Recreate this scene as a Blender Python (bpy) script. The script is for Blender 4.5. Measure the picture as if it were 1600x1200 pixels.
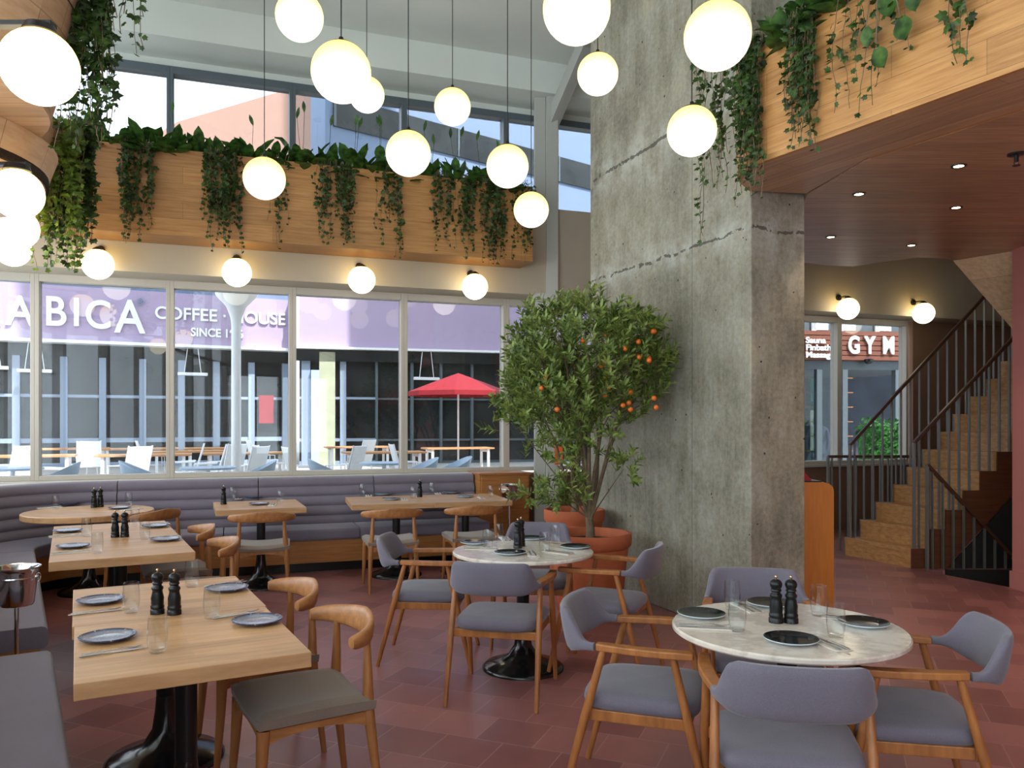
import bpy, math, random
from mathutils import Vector, Matrix
R = math.radians
random.seed(7)
SC = bpy.context.scene
COL = SC.collection
for o in list(bpy.data.objects): bpy.data.objects.remove(o)

# ------------------------------------------------------------------ camera, light, exposure
CAMZ, FPX, HOR = 1.56, 1250.0, 661.0
cam_d = bpy.data.cameras.new('camera'); cam = bpy.data.objects.new('camera', cam_d); COL.objects.link(cam)
cam.location = (0, 0, CAMZ); cam.rotation_euler = (R(90), 0, 0)
cam_d.sensor_width = 36; cam_d.lens = 36 * FPX / 1600; cam_d.shift_y = (HOR - 600) / 1600
cam_d.clip_end = 300
SC.camera = cam
SC.view_settings.view_transform = 'Standard'; SC.view_settings.look = 'None'
SC.view_settings.gamma = 1; SC.view_settings.exposure = 1.42; SC.view_settings.use_curve_mapping = False
w = bpy.data.worlds.new('sky'); SC.world = w; w.use_nodes = True
bg = w.node_tree.nodes['Background']; bg.inputs[0].default_value = (0.84, 0.93, 1.0, 1); bg.inputs[1].default_value = 1.9
sun_d = bpy.data.lights.new('sun', 'SUN'); sun = bpy.data.objects.new('sun', sun_d); COL.objects.link(sun)
sun_d.energy = 6.5; sun_d.angle = R(0.6); sun_d.color = (1, .95, .88)
sun.rotation_euler = Vector((-.42, .48, -.77)).to_track_quat('-Z', 'Y').to_euler()
SC.cycles.max_bounces = 10; SC.cycles.transparent_max_bounces = 24; SC.cycles.transmission_bounces = 6
SC.cycles.caustics_reflective = False; SC.cycles.caustics_refractive = False
SC.cycles.sample_clamp_indirect = 6
SC.cycles.use_denoising = True

def px(x, y, z=0.0):
    "floor/table mapping: the place at height z seen at picture point (x, y)"
    d = (CAMZ - z) * FPX / (y - HOR)
    return ((x - 800) / FPX * d, d)
def pd(x, y, d):
    return Vector(((x - 800) / FPX * d, d, CAMZ - (y - HOR) / FPX * d))

# ------------------------------------------------------------------ materials
def lin(c):
    c = c / 255.0
    return c / 12.92 if c <= .04045 else ((c + .055) / 1.055) ** 2.4
def C3(r, g, b): return (lin(r), lin(g), lin(b), 1)

class NT:
    def __init__(s, name):
        s.m = bpy.data.materials.new(name); s.m.use_nodes = True
        s.t = s.m.node_tree; s.b = s.t.nodes['Principled BSDF']; s.out = s.t.nodes['Material Output']
    def n(s, typ, **kw):
        n = s.t.nodes.new(typ)
        for k, v in kw.items(): setattr(n, k, v)
        return n
    def l(s, a, b): s.t.links.new(a, b)
    def coord(s, scale=(1, 1, 1), rot=(0, 0, 0), plane=None):
        tc = s.n('ShaderNodeTexCoord'); src = tc.outputs['Object']
        if plane == 'xz':
            sp = s.n('ShaderNodeSeparateXYZ'); cb = s.n('ShaderNodeCombineXYZ'); s.l(src, sp.inputs[0])
            s.l(sp.outputs[0], cb.inputs[0]); s.l(sp.outputs[2], cb.inputs[1]); s.l(sp.outputs[1], cb.inputs[2]); src = cb.outputs[0]
        mp = s.n('ShaderNodeMapping'); s.l(src, mp.inputs[0])
        mp.inputs['Scale'].default_value = scale; mp.inputs['Rotation'].default_value = rot
        return mp.outputs[0]
    def noise(s, vec, scale=5, detail=4, rough=.5):
        n = s.n('ShaderNodeTexNoise'); n.inputs['Scale'].default_value = scale; n.inputs['Detail'].default_value = detail
        n.inputs['Roughness'].default_value = rough; s.l(vec, n.inputs['Vector']); return n.outputs['Fac']
    def ramp(s, fac, stops):
        r = s.n('ShaderNodeValToRGB'); s.l(fac, r.inputs[0]); e = r.color_ramp.elements
        while len(e) < len(stops): e.new(.5)
        for i, (p, c) in enumerate(stops): e[i].position = p; e[i].color = c
        return r.outputs[0]
    def mix(s, fac, a, b, mode='MIX'):
        m = s.n('ShaderNodeMix', data_type='RGBA', blend_type=mode)
        if isinstance(fac, (int, float)): m.inputs[0].default_value = fac
        else: s.l(fac, m.inputs[0])
        for i, v in ((6, a), (7, b)):
            if isinstance(v, tuple): m.inputs[i].default_value = v
            else: s.l(v, m.inputs[i])
        return m.outputs[2]
    def math(s, op, a, b=None):
        m = s.n('ShaderNodeMath', operation=op)
        for i, v in ((0, a), (1, b)):
            if v is None: continue
            if isinstance(v, (int, float)): m.inputs[i].default_value = v
            else: s.l(v, m.inputs[i])
        return m.outputs[0]
    def bump(s, h, strength=.3, dist=.01):
        b = s.n('ShaderNodeBump'); b.inputs['Strength'].default_value = strength; b.inputs['Distance'].default_value = dist
        s.l(h, b.inputs['Height']); s.l(b.outputs[0], s.b.inputs['Normal'])
    def base(s, c):
        if isinstance(c, tuple): s.b.inputs['Base Color'].default_value = c
        else: s.l(c, s.b.inputs['Base Color'])

def plain(name, c, rough=.5, metal=0, spec=.5, noise=0.0, nscale=8):
    t = NT(name); t.b.inputs['Roughness'].default_value = rough; t.b.inputs['Metallic'].default_value = metal
    t.b.inputs['Specular IOR Level'].default_value = spec
    if noise:
        f = t.noise(t.coord(), nscale, 5)
        d = tuple(v * (1 - noise) for v in c[:3]) + (1,); u = tuple(min(1, v * (1 + noise)) for v in c[:3]) + (1,)
        t.base(t.ramp(f, [(.3, d), (.7, u)]))
    else: t.base(c)
    return t.m

def wood(name, dark, light, plane='xy', stretch=(1.2, 14, 14), plank=None, rough=.42, gap=.25, var=.35, gapw=.002):
    t = NT(name); t.b.inputs['Roughness'].default_value = rough
    v = t.coord(stretch, plane=plane)
    g = t.noise(v, 3.0, 6, .6)
    col = t.ramp(g, [(.28, dark), (.72, light)])
    if plank:
        b = t.n('ShaderNodeTexBrick'); b.offset = .37; b.inputs['Scale'].default_value = 1
        b.inputs['Brick Width'].default_value = plank[0]; b.inputs['Row Height'].default_value = plank[1]
        b.inputs['Mortar Size'].default_value = gapw; b.inputs['Mortar Smooth'].default_value = .2
        b.inputs['Color1'].default_value = (1, 1, 1, 1); b.inputs['Color2'].default_value = (1 - var,) * 3 + (1,)
        b.inputs['Mortar'].default_value = (gap,) * 3 + (1,)
        t.l(t.coord(plane=plane), b.inputs['Vector'])
        col = t.mix(1.0, col, b.outputs['Color'], 'MULTIPLY')
    t.base(col); t.bump(g, .12, .004)
    return t.m

M = {}
M['oak_face'] = wood('oak_face', C3(168, 112, 58), C3(206, 152, 92), 'xz', (1.0, 16, 16), (1.35, .17), .45, .55, .2)
M['oak_pale'] = wood('oak_pale', C3(196, 160, 118), C3(226, 196, 158), 'xz', (1.0, 10, 10), (.9, .3), .5, .5, .15)
M['soffit_wood'] = wood('soffit_wood', C3(166, 126, 92), C3(204, 164, 126), 'xy', (1.0, 12, 12), (2.2, .13), .34, .5, .25)
M['table_oak'] = wood('table_oak', C3(192, 142, 94), C3(224, 178, 130), 'xy', (1.2, 9, 9), (1.1, .085), .34, .8, .2, .0008)
M['chair_oak'] = wood('chair_oak', C3(140, 88, 46), C3(180, 122, 72), 'xy', (9, 9, 1.5), None, .4)
M['chair_oak_x'] = wood('chair_oak_x', C3(144, 92, 50), C3(186, 128, 78), 'xy', (2, 9, 9), None, .38)
M['arm_oak'] = wood('arm_oak', C3(140, 84, 42), C3(180, 116, 62), 'xy', (9, 9, 1.5), None, .4)
M['bench_oak'] = wood('bench_oak', C3(150, 94, 46), C3(188, 128, 70), 'xy', (1, 1, 14), None, .45)
M['stair_oak'] = wood('stair_oak', C3(160, 110, 60), C3(205, 155, 98), 'xy', (12, 1.5, 12), None, .4)
M['sign_slat'] = plain('sign_slat_wood', C3(126, 72, 52), .6)
M['gym_inside'] = plain('gym_inside', C3(58, 66, 78), .8, noise=.3, nscale=1.5)
M['dark_oak'] = wood('dark_oak', C3(80, 42, 22), C3(110, 62, 34), 'xy', (1, 12, 12), None, .45)
M['rail_wood'] = plain('rail_wood', C3(80, 50, 34), .35)
M['stand_wood'] = wood('stand_wood', C3(176, 104, 30), C3(196, 122, 44), 'xy', (10, 10, 1.2), None, .4)
M['steel'] = plain('steel_grey', C3(118, 118, 112), .45, .2)
M['black'] = plain('black_metal', (.012, .012, .013, 1), .28, .2)
M['black_gloss'] = plain('black_gloss', (.01, .01, .011, 1), .16)
M['mill'] = plain('mill_black', (.006, .006, .006, 1), .3, spec=.35)
M['chrome'] = plain('chrome', (.75, .75, .76, 1), .12, 1)
M['brass'] = plain('copper_cap', (.8, .55, .35, 1), .2, 1)
M['silver'] = plain('silver', (.7, .7, .72, 1), .22, 1)
M['linen'] = plain('napkin_linen', C3(222, 212, 200), .9)
M['plaster'] = plain('plaster_beige', C3(184, 172, 152), .85, noise=.04, nscale=3)
M['ceil'] = plain('ceiling_paint', C3(220, 224, 216), .9, noise=.03, nscale=2)
M['dark_wall'] = plain('taupe_wall', C3(136, 104, 82), .85, noise=.05, nscale=3)
M['white_wall'] = plain('pale_wall', C3(200, 196, 186), .85)
M['frame'] = plain('window_frame', C3(190, 182, 170), .45)
M['frame_dark'] = plain('window_frame_grey', C3(92, 102, 108), .45)
M['column'] = plain('column_paint', C3(172, 172, 164), .5)
M['leaf'] = None
M['soil'] = plain('soil', C3(44, 32, 26), 1, noise=.5, nscale=60)
M['terracotta'] = plain('terracotta', C3(184, 96, 58), .75, noise=.12, nscale=6)
M['red_wall'] = plain('red_wall', C3(188, 116, 108), .8, noise=.04, nscale=4)
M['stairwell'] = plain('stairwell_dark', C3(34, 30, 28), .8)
M['lilac'] = plain('lilac_fascia', C3(176, 158, 186), .7)
M['ext_white'] = plain('white_letters', C3(245, 245, 245), .5)
M['ext_frame'] = plain('pale_blue_frame', C3(150, 165, 185), .5)
M['ext_dark'] = plain('dark_glazing', C3(38, 42, 42), .12, noise=.55, nscale=.8)
M['ext_blue'] = plain('blue_grey_cladding', C3(120, 138, 165), .7)
M['ext_pink'] = plain('pink_render', C3(182, 144, 128), .8)
M['ext_ground'] = plain('terrace_paving', C3(176, 172, 166), .8, noise=.06, nscale=1)
M['ext_oak'] = plain('terrace_oak', C3(190, 140, 96), .6)
M['ext_metal'] = plain('white_metal', C3(236, 238, 240), .5)
M['ext_tub'] = plain('blue_white_plastic', C3(176, 196, 214), .4)
M['ext_red'] = plain('red_canvas', C3(150, 20, 32), .7)
M['orange'] = plain('orange_sign', C3(230, 96, 30), .6)
M['cream_pillar'] = plain('stone_pillar', C3(176, 178, 150), .8, noise=.1, nscale=3)
M['bark'] = plain('bark', C3(112, 94, 72), .9, noise=.25, nscale=20)
M['orange_fruit'] = plain('orange_fruit', C3(226, 110, 34), .45)
M['skin'] = plain('skin', C3(190, 140, 115), .6)
M['hair'] = plain('hair', C3(30, 24, 22), .7)
M['shirt'] = plain('shirt', C3(90, 90, 120), .8)
M['trouser'] = plain('trousers', C3(50, 50, 60), .8)
M['teal'] = plain('teal_panel', C3(40, 190, 160), .5)

def fabric(name, c, sc=900):
    t = NT(name); t.b.inputs['Roughness'].default_value = .92
    t.b.inputs['Sheen Weight'].default_value = .25; t.b.inputs['Sheen Roughness'].default_value = .5
    f = t.noise(t.coord(), sc, 2, .7); g = t.noise(t.coord(), 4, 3)
    d = tuple(v * .78 for v in c[:3]) + (1,); u = tuple(min(1, v * 1.2) for v in c[:3]) + (1,)
    t.base(t.mix(.25, t.ramp(f, [(.35, d), (.65, u)]), t.ramp(g, [(.3, d), (.7, u)])))
    t.bump(f, .12, .001); return t.m
M['fab_arm'] = fabric('lilac_grey_wool', C3(108, 102, 114), 420)
M['fab_elbow'] = fabric('taupe_grey_wool', C3(128, 112, 100), 420)
M['fab_bench'] = fabric('bench_grey_wool', C3(122, 114, 128), 420)

def tile_floor():
    t = NT('terracotta_tiles')
    v = t.coord(rot=(0, 0, R(22)))
    b = t.n('ShaderNodeTexBrick'); b.offset = .5; b.inputs['Scale'].default_value = 1
    b.inputs['Brick Width'].default_value = .3; b.inputs['Row Height'].default_value = .3
    b.inputs['Mortar Size'].default_value = .003; b.inputs['Mortar Smooth'].default_value = .1; b.inputs['Bias'].default_value = -.1
    b.inputs['Color1'].default_value = C3(172, 116, 112); b.inputs['Color2'].default_value = C3(120, 76, 76); b.inputs['Mortar'].default_value = C3(176, 136, 130)
    t.l(v, b.inputs['Vector'])
    n = t.noise(t.coord(), 3.5, 6, .6); n2 = t.noise(t.coord(), 30, 4)
    c = t.mix(.22, b.outputs['Color'], t.ramp(n, [(.3, C3(120, 66, 64)), (.7, C3(170, 100, 94))]))
    t.base(c); t.b.inputs['Roughness'].default_value = .42
    r = t.ramp(t.noise(t.coord(), 2.2, 2), [(.3, (.29,) * 3 + (1,)), (.7, (.37,) * 3 + (1,))]); t.l(r, t.b.inputs['Roughness'])
    t.bump(b.outputs['Fac'], -.15, .002)
    return t.m
M['tiles'] = tile_floor()

def marble():
    t = NT('white_marble'); n = t.noise(t.coord(), 3, 8, .65)
    t.base(t.ramp(n, [(.42, C3(226, 214, 200)), (.5, C3(204, 192, 180)), (.56, C3(230, 220, 208))]))
    t.b.inputs['Roughness'].default_value = .16; return t.m
M['marble'] = marble()

def concrete():
    t = NT('board_cast_concrete')
    big = t.noise(t.coord((1, 1, .6)), 1.6, 6, .6); st = t.noise(t.coord((7, 7, .5)), 2.2, 5, .6); fine = t.noise(t.coord(), 28, 6, .65)
    big = t.noise(t.coord((1, 1, .7)), 2.4, 8, .68); c1 = t.ramp(big, [(.36, C3(88, 80, 60)), (.48, C3(132, 122, 98)), (.58, C3(160, 154, 138)), (.7, C3(184, 168, 128))])
    c2 = t.ramp(st, [(.3, C3(98, 96, 86)), (.7, C3(176, 172, 158))])
    c = t.mix(.3, c1, c2); c = t.mix(.3, c, t.ramp(fine, [(.3, C3(80, 76, 64)), (.75, C3(190, 186, 170))]))
    vo = t.n('ShaderNodeTexVoronoi'); vo.inputs['Scale'].default_value = 9; t.l(t.coord(), vo.inputs['Vector'])
    dn = t.noise(t.coord(), 12, 3)
    pit = t.math('LESS_THAN', t.math('ADD', vo.outputs['Distance'], t.math('MULTIPLY', dn, .25)), .19)
    c = t.mix(pit, c, C3(52, 46, 36))
    tc = t.n('ShaderNodeTexCoord'); sp = t.n('ShaderNodeSeparateXYZ'); t.l(tc.outputs['Object'], sp.inputs[0])
    wob = t.math('MULTIPLY', t.math('SUBTRACT', t.noise(t.coord(), 2.5, 8, .75), .5), .16)
    pits = None
    for z0, wd, lw in ((2.95, .012, .16), (3.95, .016, .34)):
        dz = t.math('ABSOLUTE', t.math('SUBTRACT', t.math('ADD', sp.outputs[2], wob), z0))
        patch = t.math('GREATER_THAN', t.noise(t.coord(), 11, 5), .47)
        line = t.math('MULTIPLY', t.math('LESS_THAN', dz, wd), patch)
        band = t.ramp(t.math('DIVIDE', dz, lw), [(0, (1, 1, 1, 1)), (1, (0, 0, 0, 1))])
        c = t.mix(t.math('MULTIPLY', t.math('MULTIPLY', band, t.ramp(t.noise(t.coord(), 4, 6, .7), [(.42, (0, 0, 0, 1)), (.6, (1, 1, 1, 1))])), .7), c, C3(188, 188, 180)); c = t.mix(t.math('MULTIPLY', line, .8), c, C3(60, 54, 44))
    sx = t.math('LESS_THAN', t.math('ABSOLUTE', t.math('SUBTRACT', sp.outputs[0], 1.72)), .004)
    c = t.mix(t.math('MULTIPLY', sx, .6), c, C3(70, 66, 56))
    t.base(c); t.b.inputs['Roughness'].default_value = .75
    t.bump(t.math('SUBTRACT', fine, pit), .55, .01); return t.m
M['concrete'] = concrete()

def leaf_mat(name, dark, light, trans=.35):
    t = NT(name); n = t.noise(t.coord(), 14, 2); c = t.ramp(n, [(.35, dark), (.65, light)])
    t.base(c); t.b.inputs['Roughness'].default_value = .45
    tr = t.n('ShaderNodeBsdfTranslucent'); t.l(c, tr.inputs[0]); mx = t.n('ShaderNodeMixShader'); mx.inputs[0].default_value = trans
    t.l(t.b.outputs[0], mx.inputs[1]); t.l(tr.outputs[0], mx.inputs[2]); t.l(mx.outputs[0], t.out.inputs[0]); return t.m
M['ivy'] = leaf_mat('ivy_leaf', C3(34, 52, 22), C3(74, 104, 44))
M['ivy_light'] = leaf_mat('ivy_leaf_bright', C3(70, 96, 30), C3(132, 160, 60))
M['lily'] = leaf_mat('lily_leaf', C3(34, 60, 26), C3(84, 124, 50))
M['citrus'] = leaf_mat('citrus_leaf', C3(66, 92, 32), C3(160, 178, 92))
M['hedge'] = leaf_mat('hedge_leaf', C3(40, 90, 40), C3(90, 160, 80))

def glassy(name, tint=(.97, .99, .98, 1), rfl=1.0, ior=1.45):
    t = NT(name); tr = t.n('ShaderNodeBsdfTransparent'); tr.inputs[0].default_value = tint
    gl = t.n('ShaderNodeBsdfGlossy'); gl.inputs['Roughness'].default_value = 0.01
    fr = t.n('ShaderNodeLayerWeight'); fr.inputs[0].default_value = .5; mx = t.n('ShaderNodeMixShader')
    t.l(t.math('ADD', t.math('MULTIPLY', t.math('POWER', fr.outputs['Facing'], 4), .8 * rfl), .04 * rfl), mx.inputs[0]); t.l(tr.outputs[0], mx.inputs[1]); t.l(gl.outputs[0], mx.inputs[2])
    t.l(mx.outputs[0], t.out.inputs[0]); return t.m
M['pane'] = glassy('window_glass', (.95, .97, .98, 1), .8)
M['pane_front'] = glassy('tinted_window_glass', (.62, .64, .66, 1), 1.2)
M['tumbler'] = glassy('tumbler_glass', (.975, .985, .985, 1), .9, 1.5)
M['gym_glass'] = glassy('gym_glass', (.6, .68, .66, 1), 1.2)

def emit(name, c, s):
    t = NT(name); e = t.n('ShaderNodeEmission'); e.inputs[0].default_value = c; e.inputs[1].default_value = s
    t.l(e.outputs[0], t.out.inputs[0]); return t.m
def globe_mat(name, s, bl=1.0, gr=1.0):
    t = NT(name); lw = t.n('ShaderNodeLayerWeight'); lw.inputs[0].default_value = .35
    e = t.n('ShaderNodeEmission'); e.inputs[1].default_value = s
    tc = t.n('ShaderNodeTexCoord'); sp = t.n('ShaderNodeSeparateXYZ'); t.l(tc.outputs['Object'], sp.inputs[0])
    f = t.math('ADD', t.math('MULTIPLY', lw.outputs['Facing'], .45), t.math('MULTIPLY', sp.outputs[2], 3.0))
    c = t.ramp(f, [(0, (1, .93, .74, 1)), (.3, (1, .88 * gr, .42 * bl, 1)), (.62, (1, .78 * gr, .25 * bl, 1)), (1, (.92, .5, .1, 1))]); t.l(c, e.inputs[0])
    gl = t.n('ShaderNodeBsdfGlossy'); gl.inputs['Roughness'].default_value = .1; ad = t.n('ShaderNodeMixShader'); ad.inputs[0].default_value = .04
    t.l(e.outputs[0], ad.inputs[1]); t.l(gl.outputs[0], ad.inputs[2]); t.l(ad.outputs[0], t.out.inputs[0]); return t.m
M['globe'] = globe_mat('opal_globe', .68)
M['globe_wall'] = globe_mat('opal_globe_wall', 2.4, .8, .86)
M['downlight'] = emit('downlight_lens', (1, .8, .5, 1), 12)

def plate_mat(name, mid, rim, speck):
    t = NT(name); tc = t.n('ShaderNodeTexCoord'); sp = t.n('ShaderNodeVectorMath', operation='LENGTH')
    mp = t.n('ShaderNodeMapping'); mp.inputs['Scale'].default_value = (1, 1, 0); t.l(tc.outputs['Object'], mp.inputs[0]); t.l(mp.outputs[0], sp.inputs[0])
    n = t.noise(t.coord(), 90, 4, .7)
    c = t.ramp(t.math('MULTIPLY', sp.outputs['Value'], 8), [(.35, mid), (.62, mid), (.72, rim), (.9, rim)])
    c = t.mix(t.math('MULTIPLY', t.math('GREATER_THAN', n, .62), .8), c, speck); t.base(c)
    t.b.inputs['Roughness'].default_value = .12; return t.m
M['plate_blue'] = plate_mat('plate_blue_grey', C3(142, 146, 160), C3(64, 74, 104), C3(196, 202, 212))
M['plate_dark'] = plate_mat('plate_charcoal', C3(30, 34, 38), C3(18, 22, 28), C3(80, 88, 92))
M['plate_white'] = plain('plate_foot_white', C3(206, 220, 226), .15)

# ------------------------------------------------------------------ mesh building
class MB:
    def __init__(s): s.v = []; s.f = []
    def add(s, vs, fs):
        k = len(s.v); s.v += [tuple(v) for v in vs]; s.f += [tuple(i + k for i in f) for f in fs]; return s
    def box(s, x0, x1, y0, y1, z0, z1, rot=0, org=(0, 0)):
        vs = []
        for z in (z0, z1):
            for x, y in ((x0, y0), (x1, y0), (x1, y1), (x0, y1)):
                c, n = math.cos(rot), math.sin(rot); vs.append((org[0] + x * c - y * n, org[1] + x * n + y * c, z))
        return s.add(vs, [(3, 2, 1, 0), (4, 5, 6, 7), (0, 1, 5, 4), (1, 2, 6, 5), (2, 3, 7, 6), (3, 0, 4, 7)])
    def prism(s, poly, z0, z1):
        a = sum(poly[i][0] * poly[(i + 1) % len(poly)][1] - poly[(i + 1) % len(poly)][0] * poly[i][1] for i in range(len(poly)))
        if a < 0: poly = poly[::-1]
        n = len(poly); vs = [(p[0], p[1], z0) for p in poly] + [(p[0], p[1], z1) for p in poly]
        return s.add(vs, [tuple(range(n))[::-1], tuple(range(n, 2 * n))] + [(i, (i + 1) % n, n + (i + 1) % n, n + i) for i in range(n)])
    def tube(s, pts, rad, n=10, cap=True, up=None, ey=1.0):
        pts = [Vector(p) for p in pts]
        if isinstance(rad, (int, float)): rad = [rad] * len(pts)
        T = []
        for i in range(len(pts)):
            d = pts[min(i + 1, len(pts) - 1)] - pts[max(i - 1, 0)]; T.append(d.normalized())
        u = Vector(up) if up else (Vector((0, 0, 1)) if abs(T[0].z) < .9 else Vector((1, 0, 0)))
        a = (u - T[0] * u.dot(T[0])).normalized(); vs = []
        for i, p in enumerate(pts):
            a = (a - T[i] * a.dot(T[i])).normalized(); b = T[i].cross(a)
            ra, rb = rad[i] if isinstance(rad[i], tuple) else (rad[i], rad[i] * ey)
            for k in range(n):
                t = 2 * math.pi * k / n; vs.append(p + a * math.cos(t) * ra + b * math.sin(t) * rb)
        fs = []
        for i in range(len(pts) - 1):
            for k in range(n): fs.append((i * n + k, i * n + (k + 1) % n, (i + 1) * n + (k + 1) % n, (i + 1) * n + k))
        if cap: fs.append(tuple(range(n))[::-1]); fs.append(tuple((len(pts) - 1) * n + k for k in range(n)))
        return s.add(vs, fs)
    def bar(s, a, b, w, h):
        "flat bar from a to b, w horizontal, h the other way"
        a, b = Vector(a), Vector(b); t = (b - a).normalized()
        u = Vector((0, 0, 1)) if abs(t.z) < .95 else Vector((0, 1, 0))
        sd = t.cross(u).normalized(); up = sd.cross(t); vs = []
        for p in (a, b):
            for q in ((-1, -1), (1, -1), (1, 1), (-1, 1)): vs.append(p + sd * q[0] * w / 2 + up * q[1] * h / 2)
        return s.add(vs, [(0, 1, 2, 3), (7, 6, 5, 4), (0, 4, 5, 1), (1, 5, 6, 2), (2, 6, 7, 3), (3, 7, 4, 0)])
    def lathe(s, prof, n=24, c=(0, 0, 0)):
        vs = []; m = len(prof)
        for k in range(n):
            t = 2 * math.pi * k / n
            for r, z in prof: vs.append((c[0] + r * math.cos(t), c[1] + r * math.sin(t), c[2] + z))
        fs = [(k * m + i, ((k + 1) % n) * m + i, ((k + 1) % n) * m + i + 1, k * m + i + 1) for k in range(n) for i in range(m - 1)]
        return s.add(vs, fs)
    def sweep(s, rings, closed=True, cap=True):
        m = len(rings[0]); vs = [p for r in rings for p in r]; fs = []
        for i in range(len(rings) - 1):
            for k in range(m if closed else m - 1): fs.append((i * m + k, i * m + (k + 1) % m, (i + 1) * m + (k + 1) % m, (i + 1) * m + k))
        if cap and closed: fs.append(tuple(range(m))[::-1]); fs.append(tuple((len(rings) - 1) * m + k for k in range(m)))
        return s.add(vs, fs)
    def build(s, name, mat, parent=None, smooth=35, bevel=0, sub=0, loc=None, rotz=0, solid=0):
        me = bpy.data.meshes.new(name); me.from_pydata(s.v, [], s.f); me.update()
        o = bpy.data.objects.new(name, me); COL.objects.link(o); me.materials.append(mat)
        if smooth:
            me.polygons.foreach_set('use_smooth', [True] * len(me.polygons)); me.set_sharp_from_angle(angle=R(smooth))
        if parent: o.parent = parent
        if loc: o.location = loc
        o.rotation_euler.z = rotz
        if solid: md = o.modifiers.new('thick', 'SOLIDIFY'); md.thickness = solid; md.offset = 0
        if bevel: md = o.modifiers.new('bevel', 'BEVEL'); md.width = bevel; md.segments = 3; md.limit_method = 'ANGLE'; md.angle_limit = R(40); md.harden_normals = False
        if sub: md = o.modifiers.new('sub', 'SUBSURF'); md.levels = sub; md.render_levels = sub
        return o

def tag(o, label=None, cat=None, group=None, kind=None):
    if label: o['label'] = label
    if cat: o['category'] = cat
    if group: o['group'] = group
    if kind: o['kind'] = kind
    return o
def thing(name, label, cat, loc=(0, 0, 0), rz=0, group=None):
    o = bpy.data.objects.new(name, None); COL.objects.link(o); o.location = loc; o.rotation_euler.z = rz
    o.empty_display_size = .1
    return tag(o, label, cat, group)
KIDS = {}
def copy_tree(o, parent=None):
    c = o.copy(); COL.objects.link(c)
    if parent: c.parent = parent
    for ch in o.children: copy_tree(ch, c)
    return c
def place(src, loc, rz, label, group=None, first=[set()]):
    if src.name not in first[0]: first[0].add(src.name); c = src
    else: c = copy_tree(src)
    first[0].add(src.name)
    c.location = loc; c.rotation_euler.z = rz; c['label'] = label
    if group: c['group'] = group
    return c
def struct(o): o['kind'] = 'structure'; return o

# ------------------------------------------------------------------ wall frame of the long window front
W0 = Vector((-4.911, 8.24)); WA = math.atan2(.4268, 1.208); BAY = 1.2812
WX = Vector((math.cos(WA), math.sin(WA))); WY = Vector((-math.sin(WA), math.cos(WA)))      # along, outward
def wl(s, o): p = W0 + WX * s + WY * o; return (p.x, p.y)
def wall_obj(mb, name, mat, **k): return mb.build(name, mat, loc=(W0.x, W0.y, 0), rotz=WA, **k)
def w_at_px(x, off):
    "distance along the front of the plane `off` metres inside the glass, on the sight line x"
    u = (x - 800) / FPX; O = W0 - WY * off
    # O.x + a*WX.x = u*(O.y + a*WX.y)
    return (u * O.y - O.x) / (WX.x - u * WX.y)

LD = Vector((-.529, .8486)); LP = Vector((-2.24, 3.9)); LN = Vector((-.8486, -.529))   # left bench line, its outward normal
SEATB = .93
def isect(p, d, q, e):
    k = (q - p).cross(e) if False else ((q.x - p.x) * e.y - (q.y - p.y) * e.x) / (d.x * e.y - d.y * e.x); return p + d * k
corner = isect(LP + LN * SEATB, LD, W0, WX)
S0 = (corner - W0).dot(WX)

# ------------------------------------------------------------------ structure
lw_end = LP + LN * SEATB - LD * 9.5
pR = Vector(wl(14.2, 0))
room = [tuple(corner), wl(14.2, 0), (pR.x, -5.2), (lw_end.x, -5.2), tuple(lw_end)]
# floor with the stairwell hole cut out
hole = [(4.33, 8.5), (4.74, 7.58), (7.2, 7.58), (7.2, 8.5)]
fl = MB()
x1 = pR.x
fl.prism([tuple(corner), wl(14.2, 0), (x1, 8.5), (4.33, 8.5), (4.74, 7.58), (x1, 7.58), (x1, -5.2), (lw_end.x, -5.2), tuple(lw_end)], -.2, 0)
struct(fl.build('floor', M['tiles'], smooth=0))
LDW = math.atan2(LD.y, LD.x)
ce = MB()
inner = [W0 + WX * (S0 + .2) - WY * .55, Vector(wl(14.2, -.55))]
ce.prism([tuple(inner[0]), tuple(inner[1]), (x1, -5.2), (lw_end.x - 2, -5.2), (lw_end.x - 2, 5)], 5.87, 6.1)
struct(ce.build('ceiling', M['ceil'], smooth=0))
mb = MB(); mb.box(S0 - .6, 14.2, -.55, .3, 5.5, 6.1); struct(wall_obj(mb, 'ceiling_bulkhead', M['ceil'], smooth=0))

mb = MB(); mb.box(S0, 14.2, 0, .25, -.1, .93); struct(wall_obj(mb, 'wall_front_lower', M['dark_wall'], smooth=0))
mb = MB(); mb.box(S0, 14.2, -.45, .25, 3.1, 4.15); struct(wall_obj(mb, 'wall_front_beam', M['plaster'], smooth=0))
mb = MB(); mb.box(S0, 14.2, 0, .3, 5.42, 5.5); struct(wall_obj(mb, 'wall_front_upper', M['ceil'], smooth=0))
mb = MB(); mb.box(9 * BAY + .1, 14.2, -.02, .2, .93, 3.1); struct(wall_obj(mb, 'wall_front_stair', M['dark_wall'], smooth=0))
mb = MB(); mb.box(S0 + .3, 4.15 * BAY, -.24, .0, .93, .965); struct(wall_obj(mb, 'trim_1', M['frame'], smooth=0, bevel=.004))
mb = MB(); mb.box(5.6 * BAY, 9 * BAY, -.1, .0, .93, .965); struct(wall_obj(mb, 'trim_2', M['frame'], smooth=0, bevel=.004))
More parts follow.
